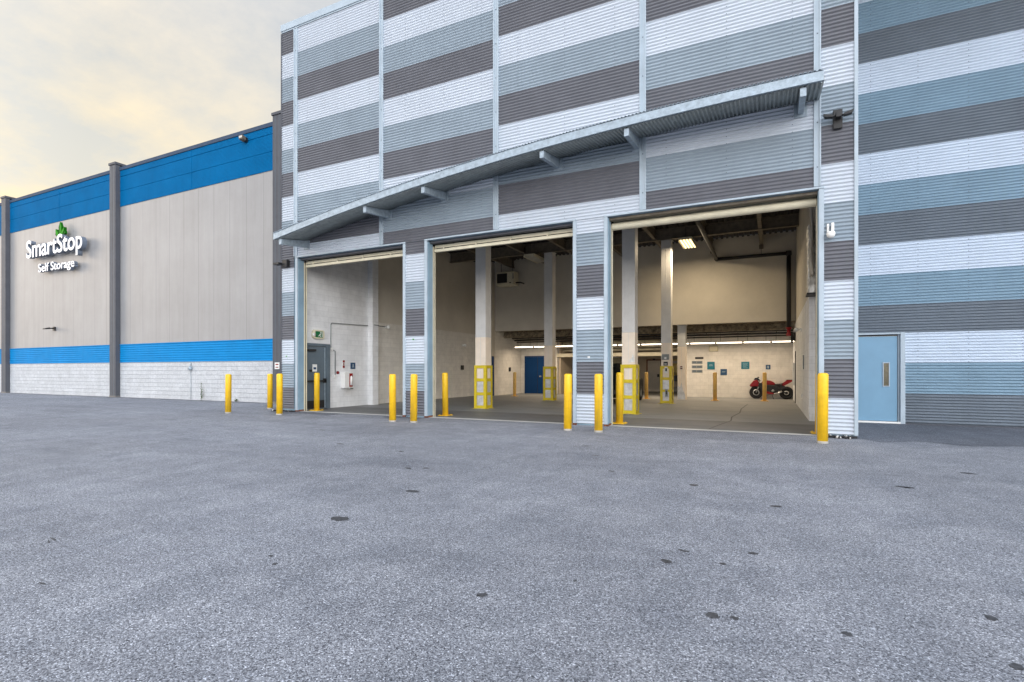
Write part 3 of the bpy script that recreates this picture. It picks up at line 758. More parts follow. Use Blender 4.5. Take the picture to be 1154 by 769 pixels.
# black fire main
b = MB(); b.tube([(-2.26,13.9,6.50),(-2.26,25.75,6.50)], .075, 12)
b.tube([(-2.26,25.83,6.50),(.66,25.83,6.50)], .075, 12); b.tube([(.66,25.83,6.52),(.66,25.83,3.28)], .09, 12)
b.tube([(-2.26,25.83,6.50),(-2.26,25.70,6.50)], .10, 12); b.tube([(.66,25.83,6.60),(.66,25.83,6.40)], .11, 12)
b.tube([(-.42,25.83,6.55),(-.42,25.83,7.0)], .01, 6)
o = b.build('fire_main_pipe', M['darksteel'], weld=False); tag(o, 'thick black pipe running along the ceiling and down the beige bulkhead of the third bay', 'pipe')
b = MB(); b.lathe(.66,25.83,[(.0,2.9),(.10,2.9),(.10,3.0),(.075,3.02),(.075,3.2),(.12,3.22),(.12,3.28),(0,3.28)],14)
b.tube([(.66,25.83,2.95),(.66,25.6,2.95)], .05, 10)
b.build('red_valve', M['red'], o)
b = MB(); b.tube([(.70,25.85,2.98),(.90,25.85,2.98)], .05, 8); b.tube([(.78,25.8,2.98),(.78,25.8,2.6)], .045, 8); b.tube([(.87,25.8,3.06),(.87,25.8,2.7)], .05, 8); b.build('valve_trim', M['darksteel'], o, weld=False)
# foil wrapped duct at the right jamb
mb = MB(); rr = random.Random(3)
nz, na = 26, 14
for i in range(nz):
    z = 3.5+(5.3-3.5)*i/(nz-1)
    for j in range(na):
        t = 2*math.pi*j/na
        ex = .17*math.copysign(abs(math.cos(t))**.5, math.cos(t)); ey = .26*math.copysign(abs(math.sin(t))**.5, math.sin(t))
        kx = 1+rr.uniform(-.10,.10)
        mb.v.append((.965+ex*kx*.62, 16.45+ey*kx, z+rr.uniform(-.02,.02)))
for i in range(nz-1):
    for j in range(na):
        mb.f.append((i*na+j, i*na+(j+1)%na, (i+1)*na+(j+1)%na, (i+1)*na+j)); mb.m.append(0); mb.s.append(False)
mb.f.append(tuple(range(na))); mb.m.append(0); mb.s.append(False)
tag(mb.build('foil_duct', M['foil']), 'crumpled silver foil wrapped duct hanging at the right jamb of the third bay', 'duct')
b = MB(); b.box(.84,1.076,16.15,16.75,3.44,3.485); tag(b.build('duct_shelf', M['black']), 'black shelf bracket under the crumpled foil duct', 'bracket')
mb = MB(); pr = []
for i in range(14):
    z = 6.9-3.0*i/13
    pr.append([(.93-.012+.03*math.sin(j*2.1+i*.5)+(.02*math.sin(i)), 15.75+.09*j+ .03*math.sin(i*.8+j), z) for j in range(8)])
for a, b_ in zip(pr, pr[1:]):
    for j in range(7): mb.quad(a[j], a[j+1], b_[j+1], b_[j], 0, True)
o = mb.build('insulation_wrap', M['drywall'], recalc=False); s_ = o.modifiers.new('t','SOLIDIFY'); s_.thickness = .03
tag(o, 'loose tan insulation wrap hanging beside the foil duct', 'insulation')

# ------------------------------------------------------------------ left bay wall fittings (x = -14.85)
dr = MB(); dr.box(-14.80,-14.755,13.50,14.42,.03,2.27); o = dr.build('door', M['greydoor'], W, bevel=.004)
g_ = MB(); g_.box(-14.848,-14.72,14.45,14.62,0,2.38); g_.box(-14.848,-14.72,13.40,13.48,0,2.38); g_.box(-14.848,-14.72,13.48,14.45,2.29,2.38); g_.build('door_frame', M['greydoor'], o, bevel=.004)
g_ = MB(); g_.box(-14.754,-14.745,14.37,14.405,.05,2.25); g_.build('edge_strip', M['galv'], o)
g_ = MB(); g_.box(-14.74,-14.68,13.55,14.40,1.0,1.06); g_.box(-14.754,-14.68,14.30,14.40,.96,1.12); g_.build('push_bar', M['darksteel'], o)
g_ = MB(); g_.box(-14.754,-14.748,13.52,14.36,.05,.33); g_.build('kick_plate', M['darksteel'], o)
g_ = MB(); g_.box(-14.754,-14.66,13.55,13.9,2.1,2.17); g_.build('door_closer', M['darksteel'], o)
g_ = MB(); g_.box(-14.754,-14.70,13.66,13.74,1.36,1.44); g_.build('lock', M['black'], o)
def xsign(name, y0, y1, z0, z1, mat, label, cat, marks=(), mm='signmark', x=-14.85, th=.02):
    r_ = empty(name, (x,(y0+y1)/2,z0), label=label, cat=cat)
    b = MB(); b.box(x+.002,x+th,y0,y1,z0,z1); b.build('board', M[mat], r_, bevel=.003)
    if marks:
        m_ = MB()
        for (a, b_, c_, d_) in marks: m_.box(x+th+.0005,x+th+.004,y0+(y1-y0)*a,y0+(y1-y0)*b_,z0+(z1-z0)*c_,z0+(z1-z0)*d_)
        m_.build('printing', M[mm], r_)
    return r_
xsign('door_notice', 13.80,14.01,1.37,1.63,'white_p','white paper notice taped to the grey door in the left bay','notice',((.2,.8,.3,.6),),'navy',x=-14.753,th=.008)
xsign('fire_sign', 15.36,15.49,1.49,1.82,'white_p','narrow red and white vertical sign above the extinguisher cabinet','sign',((.1,.9,.05,.35),(.25,.75,.42,.60),(.1,.9,.68,.95)),'red')
xsign('wall_sign', 15.80,16.06,1.47,1.72,'navy','small navy square sign right of the extinguisher cabinet','sign',((.4,.6,.25,.75),(.25,.75,.25,.35)))
# exit sign with running figure
r_ = empty('exit_sign', (-14.8,14.1,2.56), label='green running figure exit sign in a cream box above the grey door', cat='exit sign')
b = MB()
pr = []
for k in range(16):
    t = 2*math.pi*k/16
    pr.append((14.11+.27*math.copysign(abs(math.cos(t))**.4, math.cos(t)), 2.72+.165*math.copysign(abs(math.sin(t))**.4, math.sin(t))))
b.prism(pr, -14.848, -14.75, ax='x'); b.build('housing', M['cream'], r_, bevel=.01)
b = MB(); b.box(-14.749,-14.742,13.94,14.29,2.61,2.83); b.build('panel', M['exitgreen'], r_)
b = MB(); X0, X1 = -14.7415, -14.737
b.box(X0,X1,14.16,14.20,2.77,2.81); b.prism([(14.10,2.70),(14.18,2.76),(14.21,2.75),(14.15,2.69)],X0,X1,ax='x')
b.prism([(14.10,2.70),(14.14,2.70),(14.19,2.64),(14.16,2.63)],X0,X1,ax='x'); b.prism([(14.06,2.66),(14.12,2.70),(14.13,2.68),(14.07,2.64)],X0,X1,ax='x')
b.box(X0,X1,14.235,14.26,2.63,2.81); b.box(X0,X1,14.21,14.234,2.795,2.81)
b.build('pictogram', M['white_p'], r_, weld=False)
b = MB(); b.lathe(13.86,2.70,[(.055,-14.76),(.06,-14.70),(.03,-14.69)],12,axis='x'); b.build('spot_lamp', M['white_p'], r_)
# cabinet
r_ = empty('extinguisher_cabinet', (-14.75,15.48,.72), label='white wall cabinet holding a fire extinguisher behind a red lettered front', cat='cabinet')
b = MB(); b.box(-14.848,-14.62,15.27,15.70,.73,1.34); b.build('box', M['white_p'], r_, bevel=.008)
b = MB(); b.box(-14.619,-14.612,15.50,15.68,.78,1.30); b.build('front_panel', M['lampred'], r_)
b = MB(); b.lathe(-14.60,15.59,[(0,.84),(.05,.84),(.05,1.14),(.02,1.2),(0,1.2)],12); b.build('extinguisher', M['white_p'], r_)
b = MB(); b.box(-14.66,-14.60,15.60,15.70,.70,.728); b.build('latch', M['black'], r_)
# red bell
b = MB(); b.lathe(15.11,1.33,[(0,-14.79),(.05,-14.79),(.06,-14.82),(.06,-14.848)],16,axis='x'); tag(b.build('alarm_pull', M['red']), 'small round red fire alarm device beside the conduit', 'alarm')
# conduit
r_ = empty('conduit', (-14.83,14.75,1.2), label='pale conduit with junction boxes running up and along the block wall of the left bay', cat='conduit')
b = MB(); b.tube([(-14.82,14.75,2.2),(-14.82,14.75,3.14),(-14.82,14.80,3.19),(-14.82,16.78,3.24)], .016, 8)
b.tube([(-14.56,16.85,3.27),(-14.56,17.13,3.27)], .016, 8); b.tube([(-14.82,17.18,3.28),(-14.82,17.85,3.28)], .016, 8)
b.tube([(-14.82,14.80,2.2),(-14.82,14.97,2.14),(-14.82,14.97,1.25)], .018, 8); b.build('run', M['signgrey'], r_, weld=False)
b = MB(); b.box(-14.848,-14.78,14.72,14.83,2.15,2.27); b.box(-14.848,-14.78,14.88,14.99,1.13,1.24); b.build('junction_box', M['white_p'], r_, bevel=.008)
def dome(name, x, y, z, label, sx=1):
    r_ = empty(name, (x,y,z), label=label, cat='security camera')
    b = MB(); b.box(min(x,x+sx*.04),max(x,x+sx*.04),y-.05,y+.05,z-.05,z+.06); b.tube([(x,y,z+.02),(x+sx*.14,y,z+.02)], .022, 8); b.build('arm', M['white_p'], r_)
    b = MB(); b.lathe(x+sx*.15,y,[(0,z+.07),(.06,z+.07),(.075,z+.02),(.075,z-.02),(.05,z-.07),(0,z-.085)],14); b.build('dome', M['white_p'], r_)
dome('dome_camera', -14.85,17.9,3.26,'white dome camera at the end of the conduit in the left bay')
dome('dome_camera', -14.85,24.2,2.76,'small white dome camera on the far left block wall of the middle bay')
dome('dome_camera', .93,21.1,2.84,'white dome camera high on the right block wall of the third bay', -1)
b = MB(); b.box(-14.848,-14.80,24.0,24.25,1.45,1.69); tag(b.build('switch_box', M['black']), 'black switch box on the dim left block wall seen through the middle bay', 'switch box')
b = MB(); b.box(-13.948,-13.90,27.9,28.1,1.36,1.60); tag(b.build('switch_box', M['black']), 'black switch box left of the blue double door', 'switch box')
b = MB(); b.box(.90,.928,19.3,19.5,1.45,1.90); tag(b.build('wall_plate', M['signgrey']), 'narrow grey plate on the right block wall of the third bay', 'plate')
b = MB(); b.box(.90,.928,20.45,20.6,.48,.62); tag(b.build('outlet_box', M['white_p']), 'low white outlet box on the right block wall', 'outlet')
b = MB(); b.box(.83,.928,26.55,26.95,.75,1.75); tag(b.build('control_cabinet', M['white_p'], bevel=.01), 'slim white control cabinet behind the tail of the motorcycle', 'cabinet')
b = MB(); b.box(.90,.928,25.85,26.15,0,2.25); b.build('door_edge', M['darksteel'], W)

# ------------------------------------------------------------------ bollards
def make_bollard(mat, plate, h=1.33, r=.093):
    o = empty('bollard', (0,0,0))
    b = MB(); prof = [(0,0),(r,0),(r,h-.05),(r*.95,h-.025),(r*.8,h-.008),(r*.45,h),(0,h)]
    b.lathe(0,0,prof,28); p = b.build('post', mat, o)
    if plate:
        b = MB(); b.box(-.17,.17,-.17,.17,.007,.022)
        for sx in (-1,1):
            for sy in (-1,1): b.lathe(sx*.13,sy*.13,[(.016,.022),(.016,.04),(0,.04)],6)
        b.build('base_plate', mat, o, weld=False)
    else:
        b = MB(); b.lathe(0,0,[(r+.006,.0),(r+.006,.035),(r-.002,.045)],28); b.build('grout_ring', M['apron'], o)
    return o
kinds = {'f': make_bollard(M['yellow'], False), 'p': make_bollard(M['yellow'], True), 'i': make_bollard(M['yellow_in'], True, r=.088)}
seen = set()
for (k, x, y, hs, lb) in [
    ('f',-16.10,11.50,.97,'yellow bollard standing alone before the white block wall, leftmost of all'),
    ('f',-16.52,13.46,.97,'yellow bollard behind the building corner, right of the lone leftmost one'),
    ('f',-14.00,11.76,.985,'yellow bollard in front of the left corner strip, beside the left bay'),
    ('p',-14.35,13.62,1.0,'yellow bollard with base plate in front of the grey door inside the left bay'),
    ('f',-9.35,11.57,.985,'yellow bollard at the right side of the left bay opening'),
    ('f',-8.70,11.65,.985,'yellow bollard in front of the pier between left and middle bays'),
    ('p',-9.13,13.85,1.01,'yellow bollard with base plate just inside the left edge of the middle bay'),
    ('f',-4.30,11.70,1.0,'yellow bollard at the right side of the middle bay opening'),
    ('f',-3.55,11.69,1.0,'yellow bollard in front of the pier between middle and third bays'),
    ('p',-3.62,13.80,1.02,'yellow bollard with base plate just inside the left edge of the third bay'),
    ('f',.882,11.83,1.02,'large yellow bollard in front of the right pier of the third bay'),
    ('p',.955,13.56,1.02,'yellow bollard mostly hidden behind the large one at the right pier'),
    ('i',-12.64,26.0,1.0,'ochre bollard before the blue double door in the middle bay'),
    ('i',-5.59,26.5,1.0,'ochre bollard seen between the two right columns by the corridor'),
    ('i',-2.38,26.3,1.0,'ochre bollard under the teal sign near the back wall'),
    ('i',-.30,26.8,1.0,'ochre bollard standing in front of the red motorcycle')]:
    o = kinds[k] if k not in seen else copy_tree(kinds[k])
    seen.add(k)
    o.location = (x,y,0); o.scale = (1,1,hs); o.rotation_euler = (random.uniform(-.007,.007), random.uniform(-.009,.009), random.uniform(0,6.28) if k == 'f' else random.choice((-1,1))*.05)
    tag(o, lb, 'bollard', 'yellow steel bollards around the loading bays')

# rubber and rubble at the feet of the end piers
def rubble(name, x, y, w, label):
    r_ = empty(name, (x,y,0), label=label, cat='debris')
    b = MB(); b.box(x-w/2,x+w/2,y-.05,y+.05,.012,.05); b.build('rubber_strip', M['rubber'], r_, bevel=.012)
    rn = random.Random(int(abs(x)*10))
    b = MB()
    for _ in range(26):
        px, py, s_ = x+rn.uniform(-w/2,w/2), y+rn.uniform(-.14,.06), rn.uniform(.012,.04)
        b.lathe(px,py,[(0,.006),(s_,.008),(s_*.8,.03+s_*.5),(0,.03+s_)],6,mi=rn.choice((0,0,1)))
    b.build('pebble', [M['darksteel'], M['thresh']], r_, weld=False)['kind'] = 'stuff'
rubble('debris_strip', 1.30,12.85,.55,'black rubber strip and loose stones at the foot of the right pier')
rubble('debris_strip', -15.0,12.80,.95,'black rubber strip and loose stones at the foot of the left corner strip')

# ------------------------------------------------------------------ exterior lamps, camera on main building
def twin_lamp(x, y, z, label):
    r_ = empty('wall_lamp', (x,y,z), label=label, cat='wall lamp')
    b = MB(); b.box(x-.085,x+.085,y-.06,y,z-.20,z+.20); b.box(x-.05,x+.05,y-.22,y-.061,z-.02,z+.09); b.build('junction_box', M['black'], r_, bevel=.01)
    for s_ in (-1,1):
        b = MB(); b.tube([(x+s_*.05,y-.16,z+.02),(x+s_*.12,y-.18,z+.03)], .02, 8)
        b.hexa([(x+s_*.10,y-.20,z+.01),(x+s_*.24,y-.20,z+.03),(x+s_*.24,y-.08,z+.03),(x+s_*.10,y-.08,z+.01),(x+s_*.10,y-.20,z+.05),(x+s_*.27,y-.20,z+.10),(x+s_*.27,y-.08,z+.10),(x+s_*.10,y-.08,z+.05)])
        b.build('lamp_head', M['black'], r_)
twin_lamp(1.24,12.98,6.67,'black twin head wall lamp high on the right pier beside the canopy')
r_ = empty('wall_lamp', (-15.0,12.98,5.1), label='black wall lamp on the left corner strip under the canopy end', cat='wall lamp')
b = MB(); b.box(-15.16,-14.94,12.84,12.975,4.98,5.22); b.build('junction_box', M['black'], r_, bevel=.01)
b = MB(); b.box(-15.45,-15.17,12.70,12.92,5.06,5.12); b.tube([(-15.18,12.85,5.09),(-15.1,12.88,5.09)], .03, 8); b.build('lamp_head', M['black'], r_)
r_ = empty('dome_camera', (1.11,12.98,4.3), label='white dome security camera on an arm on the right pier', cat='security camera')
b = MB(); b.box(1.045,1.085,12.93,12.985,4.24,4.50); b.box(1.12,1.17,12.86,12.95,4.30,4.50); b.box(1.08,1.14,12.88,12.93,4.28,4.32); b.build('bracket', M['white_p'], r_, bevel=.006)
b = MB(); b.lathe(1.11,12.86,[(0,4.31),(.07,4.31),(.085,4.27),(.07,4.21),(.035,4.18),(0,4.175)],18); b.build('dome', M['white_p'], r_)
for k, (x, z, lb) in enumerate(((-4.2,1.75,'pier between the middle and third bays'),(-9.7,2.35,'pier between the left and middle bays'),(-15.1,1.9,'left corner strip'))):
    b = MB(); b.box(x-.03,x+.03,12.972,12.986,z-.02,z+.02); tag(b.build('tag_sticker', M['white_p'] if k==0 else M['sgreen2']), 'tiny sticker on the corrugated '+lb, 'sticker')

# ------------------------------------------------------------------ blue and grey warehouse on the left
YB = 15.9; BT = 12.02
V = empty('warehouse_building', (-30,YB,0), label='long grey wall panel warehouse with bright blue bands and a white block base', cat='building')
BX0, BX1 = -68, -15.36
b = MB(); b.box(BX0,BX1,YB,YB+.3,2.76,10.06); b.build('panel_wall', M['panel'], V)
b = MB(); b.box(BX0,BX1,YB-.01,YB+.3,0,1.845); b.build('block_base', M['split'], V)
# lower blue corrugated band
mb = MB(); zz = 1.847; sub = 8; pitch = .114
n = int((2.758-1.847)/pitch*sub)
for i in range(n):
    a = 1.847+(2.758-1.847)*i/n; c_ = 1.847+(2.758-1.847)*(i+1)/n
    f_ = lambda z: YB-.02-.012*math.cos(2*math.pi*(z-1.847)/pitch)
    mb.quad((BX0,f_(a),a),(BX1,f_(a),a),(BX1,f_(c_),c_),(BX0,f_(c_),c_),0,True)
mb.build('lower_blue_band', M['lowblue'], V, recalc=False)
b = MB(); b.box(BX0,BX1,YB-.045,YB,2.76,2.79); b.box(BX0,BX1,YB-.04,YB-.012,1.835,1.86); b.build('band_flashing', M['lowblue'], V)
# upper blue band: fine ribs, two horizontal joints and vertical joints
mb = MB(); z0_, z1_ = 10.062, 11.95; n = 33*4
def fu(z):
    p = ((z-10.062)/.0572) % 1
    j = min(abs(z-10.86), abs(z-11.62))
    return YB-.02-.004*math.cos(2*math.pi*p)+(.02 if j < .018 else 0)
for i in range(n):
    a = z0_+(z1_-z0_)*i/n; c_ = z0_+(z1_-z0_)*(i+1)/n
    mb.quad((BX0,fu(a),a),(BX1,fu(a),a),(BX1,fu(c_),c_),(BX0,fu(c_),c_),0,False)
mb.build('upper_blue_band', M['bigblue'], V, recalc=False)
b = MB()
for x in (-24.906,-37.1,-49.3): b.box(x-.02,x+.02,YB-.032,YB-.018,10.07,11.94)
b.build('band_joint', M['bigblue'], V)
b = MB(); b.box(BX0,BX1,YB-.06,YB+.35,11.955,12.13); b.build('parapet_cap', M['cap'], V, bevel=.006)
b = MB(); b.box(BX0,BX1,YB+.3,60,11.6,11.9); b.build('roof', M['pil'], V)
b = MB(); b.box(BX0,BX0+.2,YB+.3,60,0,11.6); b.build('end_wall', M['panel'], V)
for x0 in (-55.8,-43.62,-31.44,-19.06):
    b = MB(); b.box(x0,x0+.56,15.66,YB-.012,.0,12.24); b.box(x0-.04,x0+.60,15.62,YB+.4,12.242,12.36)
    p = b.build('pilaster', M['pil'], V, bevel=.006)
    g_ = MB(); g_.box(x0+.15,x0+.17,15.654,15.659,.05,12.2); g_.box(x0+.39,x0+.41,15.654,15.659,.05,12.2); g_.build('seam', M['greydoor'], p)
    g_ = MB(); g_.box(x0-.02,x0+.58,15.655,YB-.02,.0,.09); g_.build('foot', M['slab_d'], p)
sign('wall_notice', -18.90,-18.62,1.47,1.75,15.652,'white_p','white and red notice on the grey pilaster beside the striped building', marks=((.2,.8,.6,.8),(.2,.8,.2,.35)), mm='red')
# wall lamps
def long_lamp(x, z, label, warm=False):
    r_ = empty('wall_lamp', (x,YB,z), label=label, cat='wall lamp')
    b = MB(); b.box(x-.09,x+.09,YB-.10,YB-.025,z-.11,z+.11); b.tube([(x,YB-.09,z+.02),(x,YB-.35,z+.0)], .035, 8); b.build('mount', M['black'], r_)
    b = MB(); b.hexa([(x-.17,YB-.55,z-.07),(x+.17,YB-.55,z-.07),(x+.15,YB-.30,z-.04),(x-.15,YB-.30,z-.04),(x-.15,YB-.55,z-.01),(x+.15,YB-.55,z-.01),(x+.13,YB-.30,z+.06),(x-.13,YB-.30,z+.06)])
    b.build('lamp_head', M['black'] if not warm else M['beam'], r_, bevel=.02)
long_lamp(-37.55,3.85,'black floodlight on the grey wall below the big white lettering')
r_ = empty('wall_lamp', (-21.0,YB,11.8), label='small brown floodlight on the upper blue band near the striped building', cat='wall lamp')
b = MB(); b.box(-21.05,-20.9,YB-.18,YB-.02,11.55,11.75); b.build('mount', M['black'], r_)
b = MB(); b.hexa([(-21.12,15.60,11.62),(-20.86,15.60,11.62),(-20.86,15.75,11.58),(-21.12,15.75,11.58),(-21.12,15.58,11.78),(-20.86,15.58,11.78),(-20.86,15.75,11.74),(-21.12,15.75,11.74)]); b.build('lamp_head', M['beam'], r_, bevel=.01)
b = MB(); b.box(-21.09,-20.89,15.572,15.58,11.66,11.75); b.build('lens', M['unlit'], r_)
# hydrant connection and weeds at the base
r_ = empty('hose_connection', (-24.9,YB,1.4), label='small round hose connection with pipe on the white block base', cat='hose connection')
b = MB(); b.lathe(-24.9,1.52,[(.0,15.76),(.09,15.76),(.10,15.80),(.10,15.88)],16,axis='y'); b.build('coupling', M['galv'], r_)
b = MB(); b.tube([(-24.9,15.86,1.40),(-24.9,15.86,.05)], .012, 6); b.tube([(-24.9,15.86,1.63),(-24.9,15.86,1.78)], .02, 6); b.build('pipe', M['galv'], r_, weld=False)
rn = random.Random(5)
def weed(x, y, h, n, label):
    mb = MB(); 
    mb.tube([(x,y,0),(x+.03,y-.02,h*.5),(x+.01,y,h)], [.008,.006,.003], 5)
    for i in range(n):
        z = h*rn.uniform(.05,1); a = rn.uniform(0,6.28); l = rn.uniform(.05,.14)*(1.25-z/h*.6)
        p = Vector((x+.01,y,z)); d = Vector((math.cos(a), math.sin(a)*.6, rn.uniform(.1,.7))).normalized()*l; s_ = Vector((-math.sin(a), math.cos(a), 0))*l*.2
        mb.quad(tuple(p), tuple(p+d*.5+s_), tuple(p+d), tuple(p+d*.5-s_))
    tag(mb.build('weed', M['plant'], recalc=False, weld=False), label, 'weed')
weed(-24.0,15.78,.80,70,'tall scraggly weed against the white block base')
weed(-17.6,15.78,.18,40,'low weed tuft at the wall base behind the corner bollards')
weed(-21.6,15.80,.16,30,'tiny weed tuft at the wall base behind the lone bollard')

# channel lettering
def char_mesh(ch, size, ext, off):
    cu = bpy.data.curves.new('t', 'FONT'); cu.body = ch; cu.size = size; cu.extrude = ext; cu.offset = off; cu.resolution_u = 6
    to = bpy.data.objects.new('t', cu); col.objects.link(to)
    dg = bpy.context.evaluated_depsgraph_get(); dg.update()
    me = bpy.data.meshes.new_from_object(to.evaluated_get(dg))
    bpy.data.objects.remove(to); bpy.data.curves.remove(cu)
    return me
def word(text, x0, x1, zb, cap, y, ext, off, parent, sxr=None):
    base = char_mesh('H', 1, 0, 0); hcap = max(v.co.y for v in base.vertices); size = cap/hcap
    full = char_mesh(text, size, ext, off); xs_ = [v.co.x for v in full.vertices]; fx0, fx1 = min(xs_), max(xs_)
    sx = (x1-x0)/(fx1-fx0)
    for i, ch in enumerate(text):
        if ch == ' ': continue
        pre = char_mesh(text[:i+1], size, ext, off); own = char_mesh(ch, size, ext, off)
        dx = max(v.co.x for v in pre.vertices)-max(v.co.x for v in own.vertices)
        for v in own.vertices:
            X = x0+(v.co.x+dx-fx0)*sx; Z = zb+v.co.y; Y = y-v.co.z
            v.co = Vector((X,Y,Z))-parent.location
        own.materials.clear(); own.materials.append(M['letter']); own.materials.append(M['letterside'])
        own.update()
        for p in own.polygons: p.material_index = 0 if abs(p.normal.y) > .7 else 1
        o = bpy.data.objects.new('letter', own); col.objects.link(o); o.parent = parent
S = empty('building_sign', (-37.2,15.6,7.2), label='raised white channel letters with a green leaf emblem on the grey warehouse wall', cat='sign')
word('SmartStop', -39.95, -33.75, 8.12, .98, 15.60, .12, .022, S)
word('Self Storage', -38.75, -34.75, 7.20, .46, 15.66, .09, .010, S)
def leaf(pts, m1, y0=15.60, y1=15.72):
    b = MB(); b.prism(_l(pts), y0, y1, mside=1); b.build('leaf_emblem', [M[m1], M['sgreen']], S)
lx, lz = -36.35, 9.10
S_ = .78
def _l(p): return [(lx+(a-lx)*S_, lz+(b_-lz)*S_) for a, b_ in p]
leaf([(lx,lz),(lx+.16,lz+.30),(lx+.20,lz+.62),(lx+.02,lz+.98),(lx+.0,lz+.98)], 'sgreen2'); leaf([(lx-.002,lz),(lx-.002,lz+.98),(lx-.20,lz+.62),(lx-.16,lz+.30)], 'sgreen')
leaf([(lx-.08,lz-.01),(lx-.24,lz+.26),(lx-.55,lz+.52),(lx-.58,lz+.30),(lx-.40,lz+.08)], 'sgreen2', 15.58); leaf([(lx-.1,lz-.02),(lx-.4,lz+.07),(lx-.60,lz+.31),(lx-.66,lz+.10),(lx-.45,lz-.02)], 'sgreen')
leaf([(lx+.08,lz-.01),(lx+.24,lz+.26),(lx+.60,lz+.55),(lx+.60,lz+.30),(lx+.40,lz+.08)], 'sgreen2', 15.58); leaf([(lx+.1,lz-.02),(lx+.4,lz+.07),(lx+.62,lz+.31),(lx+.70,lz+.10),(lx+.45,lz-.02)], 'sgreen')

# ------------------------------------------------------------------ motorcycle
bx, by = -.02, 29.1     # centre between wheels; front wheel to the left
MC = empty('motorcycle', (bx,by,0), label='red and black sport motorcycle parked against the right end of the back wall', cat='motorcycle')
wf, wr, rw = bx-.68, bx+.66, .315
for (xw, wd) in ((wf,.06),(wr,.09)):
    t_ = MB(); pr = []
    for k in range(13):
        a = -math.pi/2+math.pi*k/12; pr.append((rw-.06+.06*math.cos(a), by+wd*math.sin(a)))
    t_.lathe(xw,rw,[(rw-.105,by-wd)]+pr+[(rw-.105,by+wd)],32,axis='y')
    w_ = t_.build('wheel', M['rubber'], MC)
    q = MB(); q.lathe(xw,rw,[(rw-.105,by-wd*.8),(rw-.125,by-wd*.8),(rw-.125,by+wd*.8),(rw-.105,by+wd*.8)],32,axis='y')
    for k in range(5):
        a = 2*math.pi*k/5+.3; ca, sa = math.cos(a), math.sin(a)
        q.tube([(xw+ca*.03,by,rw+sa*.03),(xw+ca*(rw-.11),by,rw+sa*(rw-.11))], .034, 6)
    q.tube([(xw,by-.07,rw),(xw,by+.07,rw)], .04, 12)
    q.build('rim', M['darksteel'], w_, weld=False)
    q = MB(); q.lathe(xw,rw,[(0,by-.012),(rw-.11,by-.012),(rw-.11,by+.012),(0,by+.012)],28,axis='y'); q.build('hub_disc', M['black'], w_)
    q = MB(); rd_ = .15 if xw == wf else .105
    q.lathe(xw,rw,[(rd_-.035,by-wd-.012),(rd_,by-wd-.012),(rd_,by-wd-.006),(rd_-.035,by-wd-.006)],28,axis='y'); q.build('brake_disc', M['chrome'], w_)
def side(pts, hw, mat, name, bev=.015):
    q = MB(); q.prism([(bx+a, b_) for a, b_ in pts], by-hw, by+hw); return q.build(name, M[mat], MC, bevel=bev)
side([(-.70,.62),(-.94,.60),(-.985,.66),(-.90,.78),(-.80,.90),(-.66,.96),(-.56,.86),(-.52,.72),(-.50,.60)], .13, 'red', 'nose_fairing', .03)
side([(-.80,.93),(-.74,1.04),(-.62,1.06),(-.50,.96),(-.58,.90),(-.66,.95)], .09, 'glass', 'windscreen', .01)
side([(-.60,.62),(-.56,.80),(-.44,.80),(-.36,.70),(.10,.70),(.30,.66),(.36,.50),(.20,.34),(-.05,.28),(-.22,.26),(-.36,.24),(-.42,.34),(-.48,.50)], .15, 'black', 'side_fairing', .03)
side([(-.34,.30),(-.10,.24),(.10,.23),(.12,.30),(-.06,.36),(-.28,.40)], .16, 'red', 'belly_pan', .02)
side([(-.46,.80),(-.40,.88),(-.24,.93),(-.06,.92),(.10,.84),(.20,.74),(.12,.68),(-.36,.70)], .135, 'red', 'fuel_tank', .05)
side([(.18,.68),(.50,.70),(.62,.64),(.58,.50),(.40,.36),(.28,.42)], .08, 'black', 'rear_hugger', .02)
side([(.10,.76),(.22,.75),(.44,.78),(.52,.80),(.48,.72),(.20,.67),(.10,.69)], .12, 'black', 'seat', .03)
side([(.44,.70),(.50,.80),(.68,.94),(.96,.95),(.97,.91),(.86,.84),(.74,.76),(.56,.66)], .09, 'red', 'tail_fairing', .02)
side([(.62,.93),(.68,.965),(.97,.97),(.975,.945)], .08, 'black', 'pillion_seat', .01)
side([(-.14,.62),(.22,.66),(.34,.52),(.30,.34),(.10,.28),(-.14,.34)], .13, 'darksteel', 'engine', .03)
q = MB(); q.box(bx+.02,bx+.12,by-.15,by-.131,.36,.46); q.box(bx-.02,bx+.14,by-.15,by-.131,.50,.53); q.lathe(bx+.07,.41,[(.0,by-.165),(.06,by-.165),(.07,by-.14)],16,axis='y'); q.build('engine_cover', M['signgrey'], MC, weld=False)
q = MB()
for s_ in (-1,1): q.tube([(wr,by+s_*.10,rw),(bx+.24,by+s_*.10,.42)], [.03,.04], 8)
q.build('swingarm', M['darksteel'], MC, weld=False)
q = MB()
for s_ in (-1,1): q.tube([(wf,by+s_*.085,rw),(wf+.22,by+s_*.085,.88)], [.03,.026], 8)
q.build('fork', M['chrome'], MC, weld=False)
q = MB(); q.tube([(bx-.50,by-.32,.88),(bx-.53,by-.10,.92),(bx-.53,by+.10,.92),(bx-.50,by+.32,.88)], .014, 8)
q.tube([(bx-.50,by-.34,.88),(bx-.515,by-.20,.90)], .022, 8); q.tube([(bx-.50,by+.34,.88),(bx-.515,by+.20,.90)], .022, 8); q.build('handlebar', M['black'], MC, weld=False)
